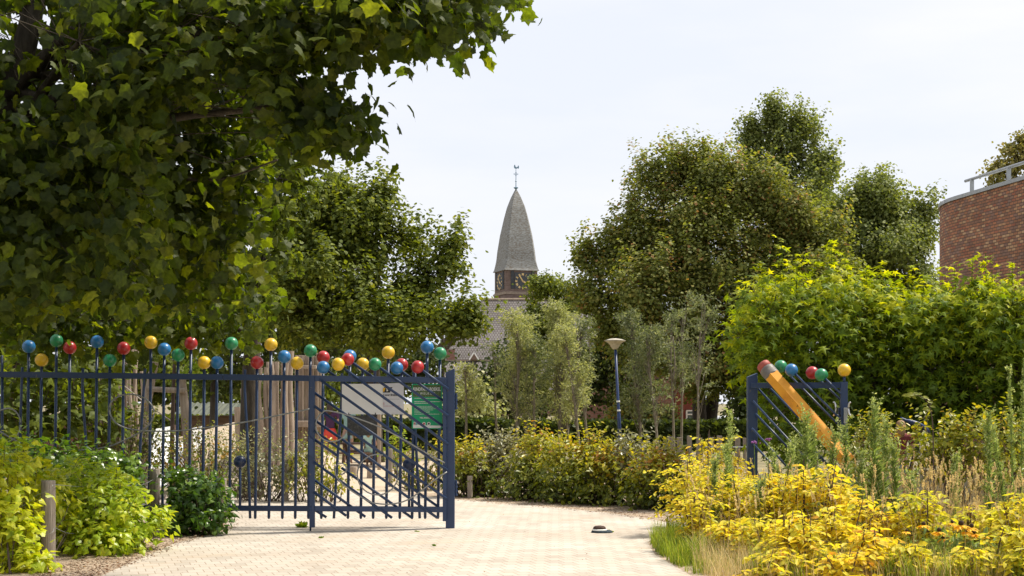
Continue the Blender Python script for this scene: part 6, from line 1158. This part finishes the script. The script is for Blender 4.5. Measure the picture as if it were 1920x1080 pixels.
# seed-headed stalks
rng = RNG(510); mb = MB(); n = 900; B, px = field(n, 1290, 1950, 13.0, 18.4, rng); zone = np.where((px > 1690) & (px < 1850), .65, .36); ok = (px > edge(B[:, 1])+25) & (rng.random(n) < zone); B = B[ok]; n = len(B)
h = rng.uniform(.55, .95, n); lean = np.stack([rng.normal(size=n)*.10, rng.normal(size=n)*.08, np.zeros(n)], -1); top = B+lean+np.array([0, 0, 1.])*h[:, None]; mid = B+lean*.3+np.array([0, 0, .55])*h[:, None]; twigs(mb, B, mid, .002, .0018); twigs(mb, mid, top, .0018, .0012)
k = 34; idx = np.repeat(np.arange(n), k); tt = rng.random(len(idx)); hl = rng.uniform(.06, .12, n)[idx]; dd = nrm(top-mid)[idx]; p = top[idx]+dd*(hl*(tt-.3))[:, None]+rng.normal(size=(len(idx), 3))*.004; leaves(mb, p, dd+randdir(rng, len(idx))*.4, randdir(rng, len(idx)), .018*rng.uniform(.6, 1.2, len(idx)), T_QUAD, rng.uniform(.4, 1, len(idx))); o = mb.build('dry_grass', M['straw'], None); o['kind'] = 'stuff'; o['label'] = 'straw stalks with seed heads standing in the verge'; o['category'] = 'grass'
# brown seed heads
rng = RNG(520); mb = MB(); n = 150; B, px = field(n, 1600, 1900, 13.6, 16.5, rng); B = B[(px < 1720) | (rng.random(n) < .35)]; n = len(B); h = rng.uniform(.2, .55, n); top = B+np.stack([rng.normal(size=n)*.03, rng.normal(size=n)*.03, h], -1); twigs(mb, B, top, .003, .002); k = 26; idx = np.repeat(np.arange(n), k); leaves(mb, top[idx]+rng.normal(size=(n*k, 3))*.016, randdir(rng, n*k), randdir(rng, n*k), .022, T_QUAD, rng.random(n*k)); o = mb.build('dried_flowers', M['brownhead'], None); o['kind'] = 'stuff'; o['label'] = 'brown withered flower heads among the straw'; o['category'] = 'dry plants'
# litter on soil and paving
rng = RNG(530); mb = MB(); n = 2600; py = rng.uniform(925, 1090, n); xl = np.interp(py, [925, 960, 985, 1000, 1020, 1052, 1090], [300, 420, 445, 405, 335, 255, 150]); px = xl-rng.random(n)**1.3*120+rng.normal(size=n)*8
C = np.array([G(a, b, .008)[:] for a, b in zip(px, py)]); leaves(mb, C, randdir(rng, n)*np.array([1, 1, .15]), np.array([0, 0, 1.])+randdir(rng, n)*.4, .028*rng.uniform(.4, 1.4, n), T_QUAD, rng.random(n))
n = 1400; px = rng.uniform(850, 1300, n); py = np.interp(px, [850, 1000, 1150, 1260, 1300], [938, 950, 965, 982, 990])-rng.random(n)*14; C = np.array([G(a, b, .008)[:] for a, b in zip(px, py)]); leaves(mb, C, randdir(rng, n)*np.array([1, 1, .15]), np.array([0, 0, 1.])+randdir(rng, n)*.4, .03*rng.uniform(.4, 1.3, n), T_QUAD, rng.random(n))
n = 260; px = rng.uniform(250, 1230, n); py = rng.uniform(945, 1078, n); C = np.array([G(a, b, .008)[:] for a, b in zip(px, py)]); leaves(mb, C, randdir(rng, n)*np.array([1, 1, .15]), np.array([0, 0, 1.])+randdir(rng, n)*.4, .014*rng.uniform(.5, 1.6, n), T_QUAD, rng.random(n))
o = mb.build('leaf_litter', M['brownhead'], None); o['kind'] = 'stuff'; o['label'] = 'brown leaf crumbs on the soil strip and paving'; o['category'] = 'litter'
rng = RNG(531); mb = MB(); n = 1500; py = rng.uniform(930, 1090, n); xl = np.interp(py, [925, 960, 985, 1000, 1020, 1052, 1090], [300, 420, 445, 405, 335, 255, 150]); px = xl-rng.random(n)*130+4
for a, b, s_ in zip(px, py, rng.uniform(.004, .013, n)): sphere(mb, G(a, b, s_*.5), s_, 5, 4, (1.3, 1, .7))
o = mb.build('gravel', M['soil'], None); o['kind'] = 'stuff'; o['label'] = 'small stones on the sandy strip along the ivy'; o['category'] = 'gravel'
# weeds in the paving joints
for i, (px, py, s_, lab) in enumerate([(566, 989, 1.25, 'weed with one reddish leaf at the foot of the gate stile'), (604, 1009, .45, 'tiny weed growing in a paving joint before the gate'), (815, 1024, .4, 'tiny weed in a paving joint right of the gate'), (783, 997, .45, 'flat tuft on the paving under the gate'), (1143, 998, .6, 'little yellow tuft beside the ground stop')]):
    t = thing('paving_weed', G(px, py), lab, 'weed', 'weeds in the paving joints'); rng = RNG(540+i); n = int(16*s_)+6; mb = MB(); c = np.array(G(px, py, .004)); D = np.stack([rng.normal(size=n), rng.normal(size=n)*.5, rng.uniform(.2, 1.6, n)], -1) if i not in (3, 4) else np.stack([rng.normal(size=n)*2, rng.normal(size=n)*.4, rng.uniform(.1, .5, n)], -1); leaves(mb, c+rng.normal(size=(n, 3))*np.array([.02, .01, 0])*s_, D, randdir(rng, n)+np.array([0, -.6, .6]), .07*s_*rng.uniform(.6, 1.2, n), T_OVAL, rng.random(n)); mb.build('leaves', M['l_lime'], t)
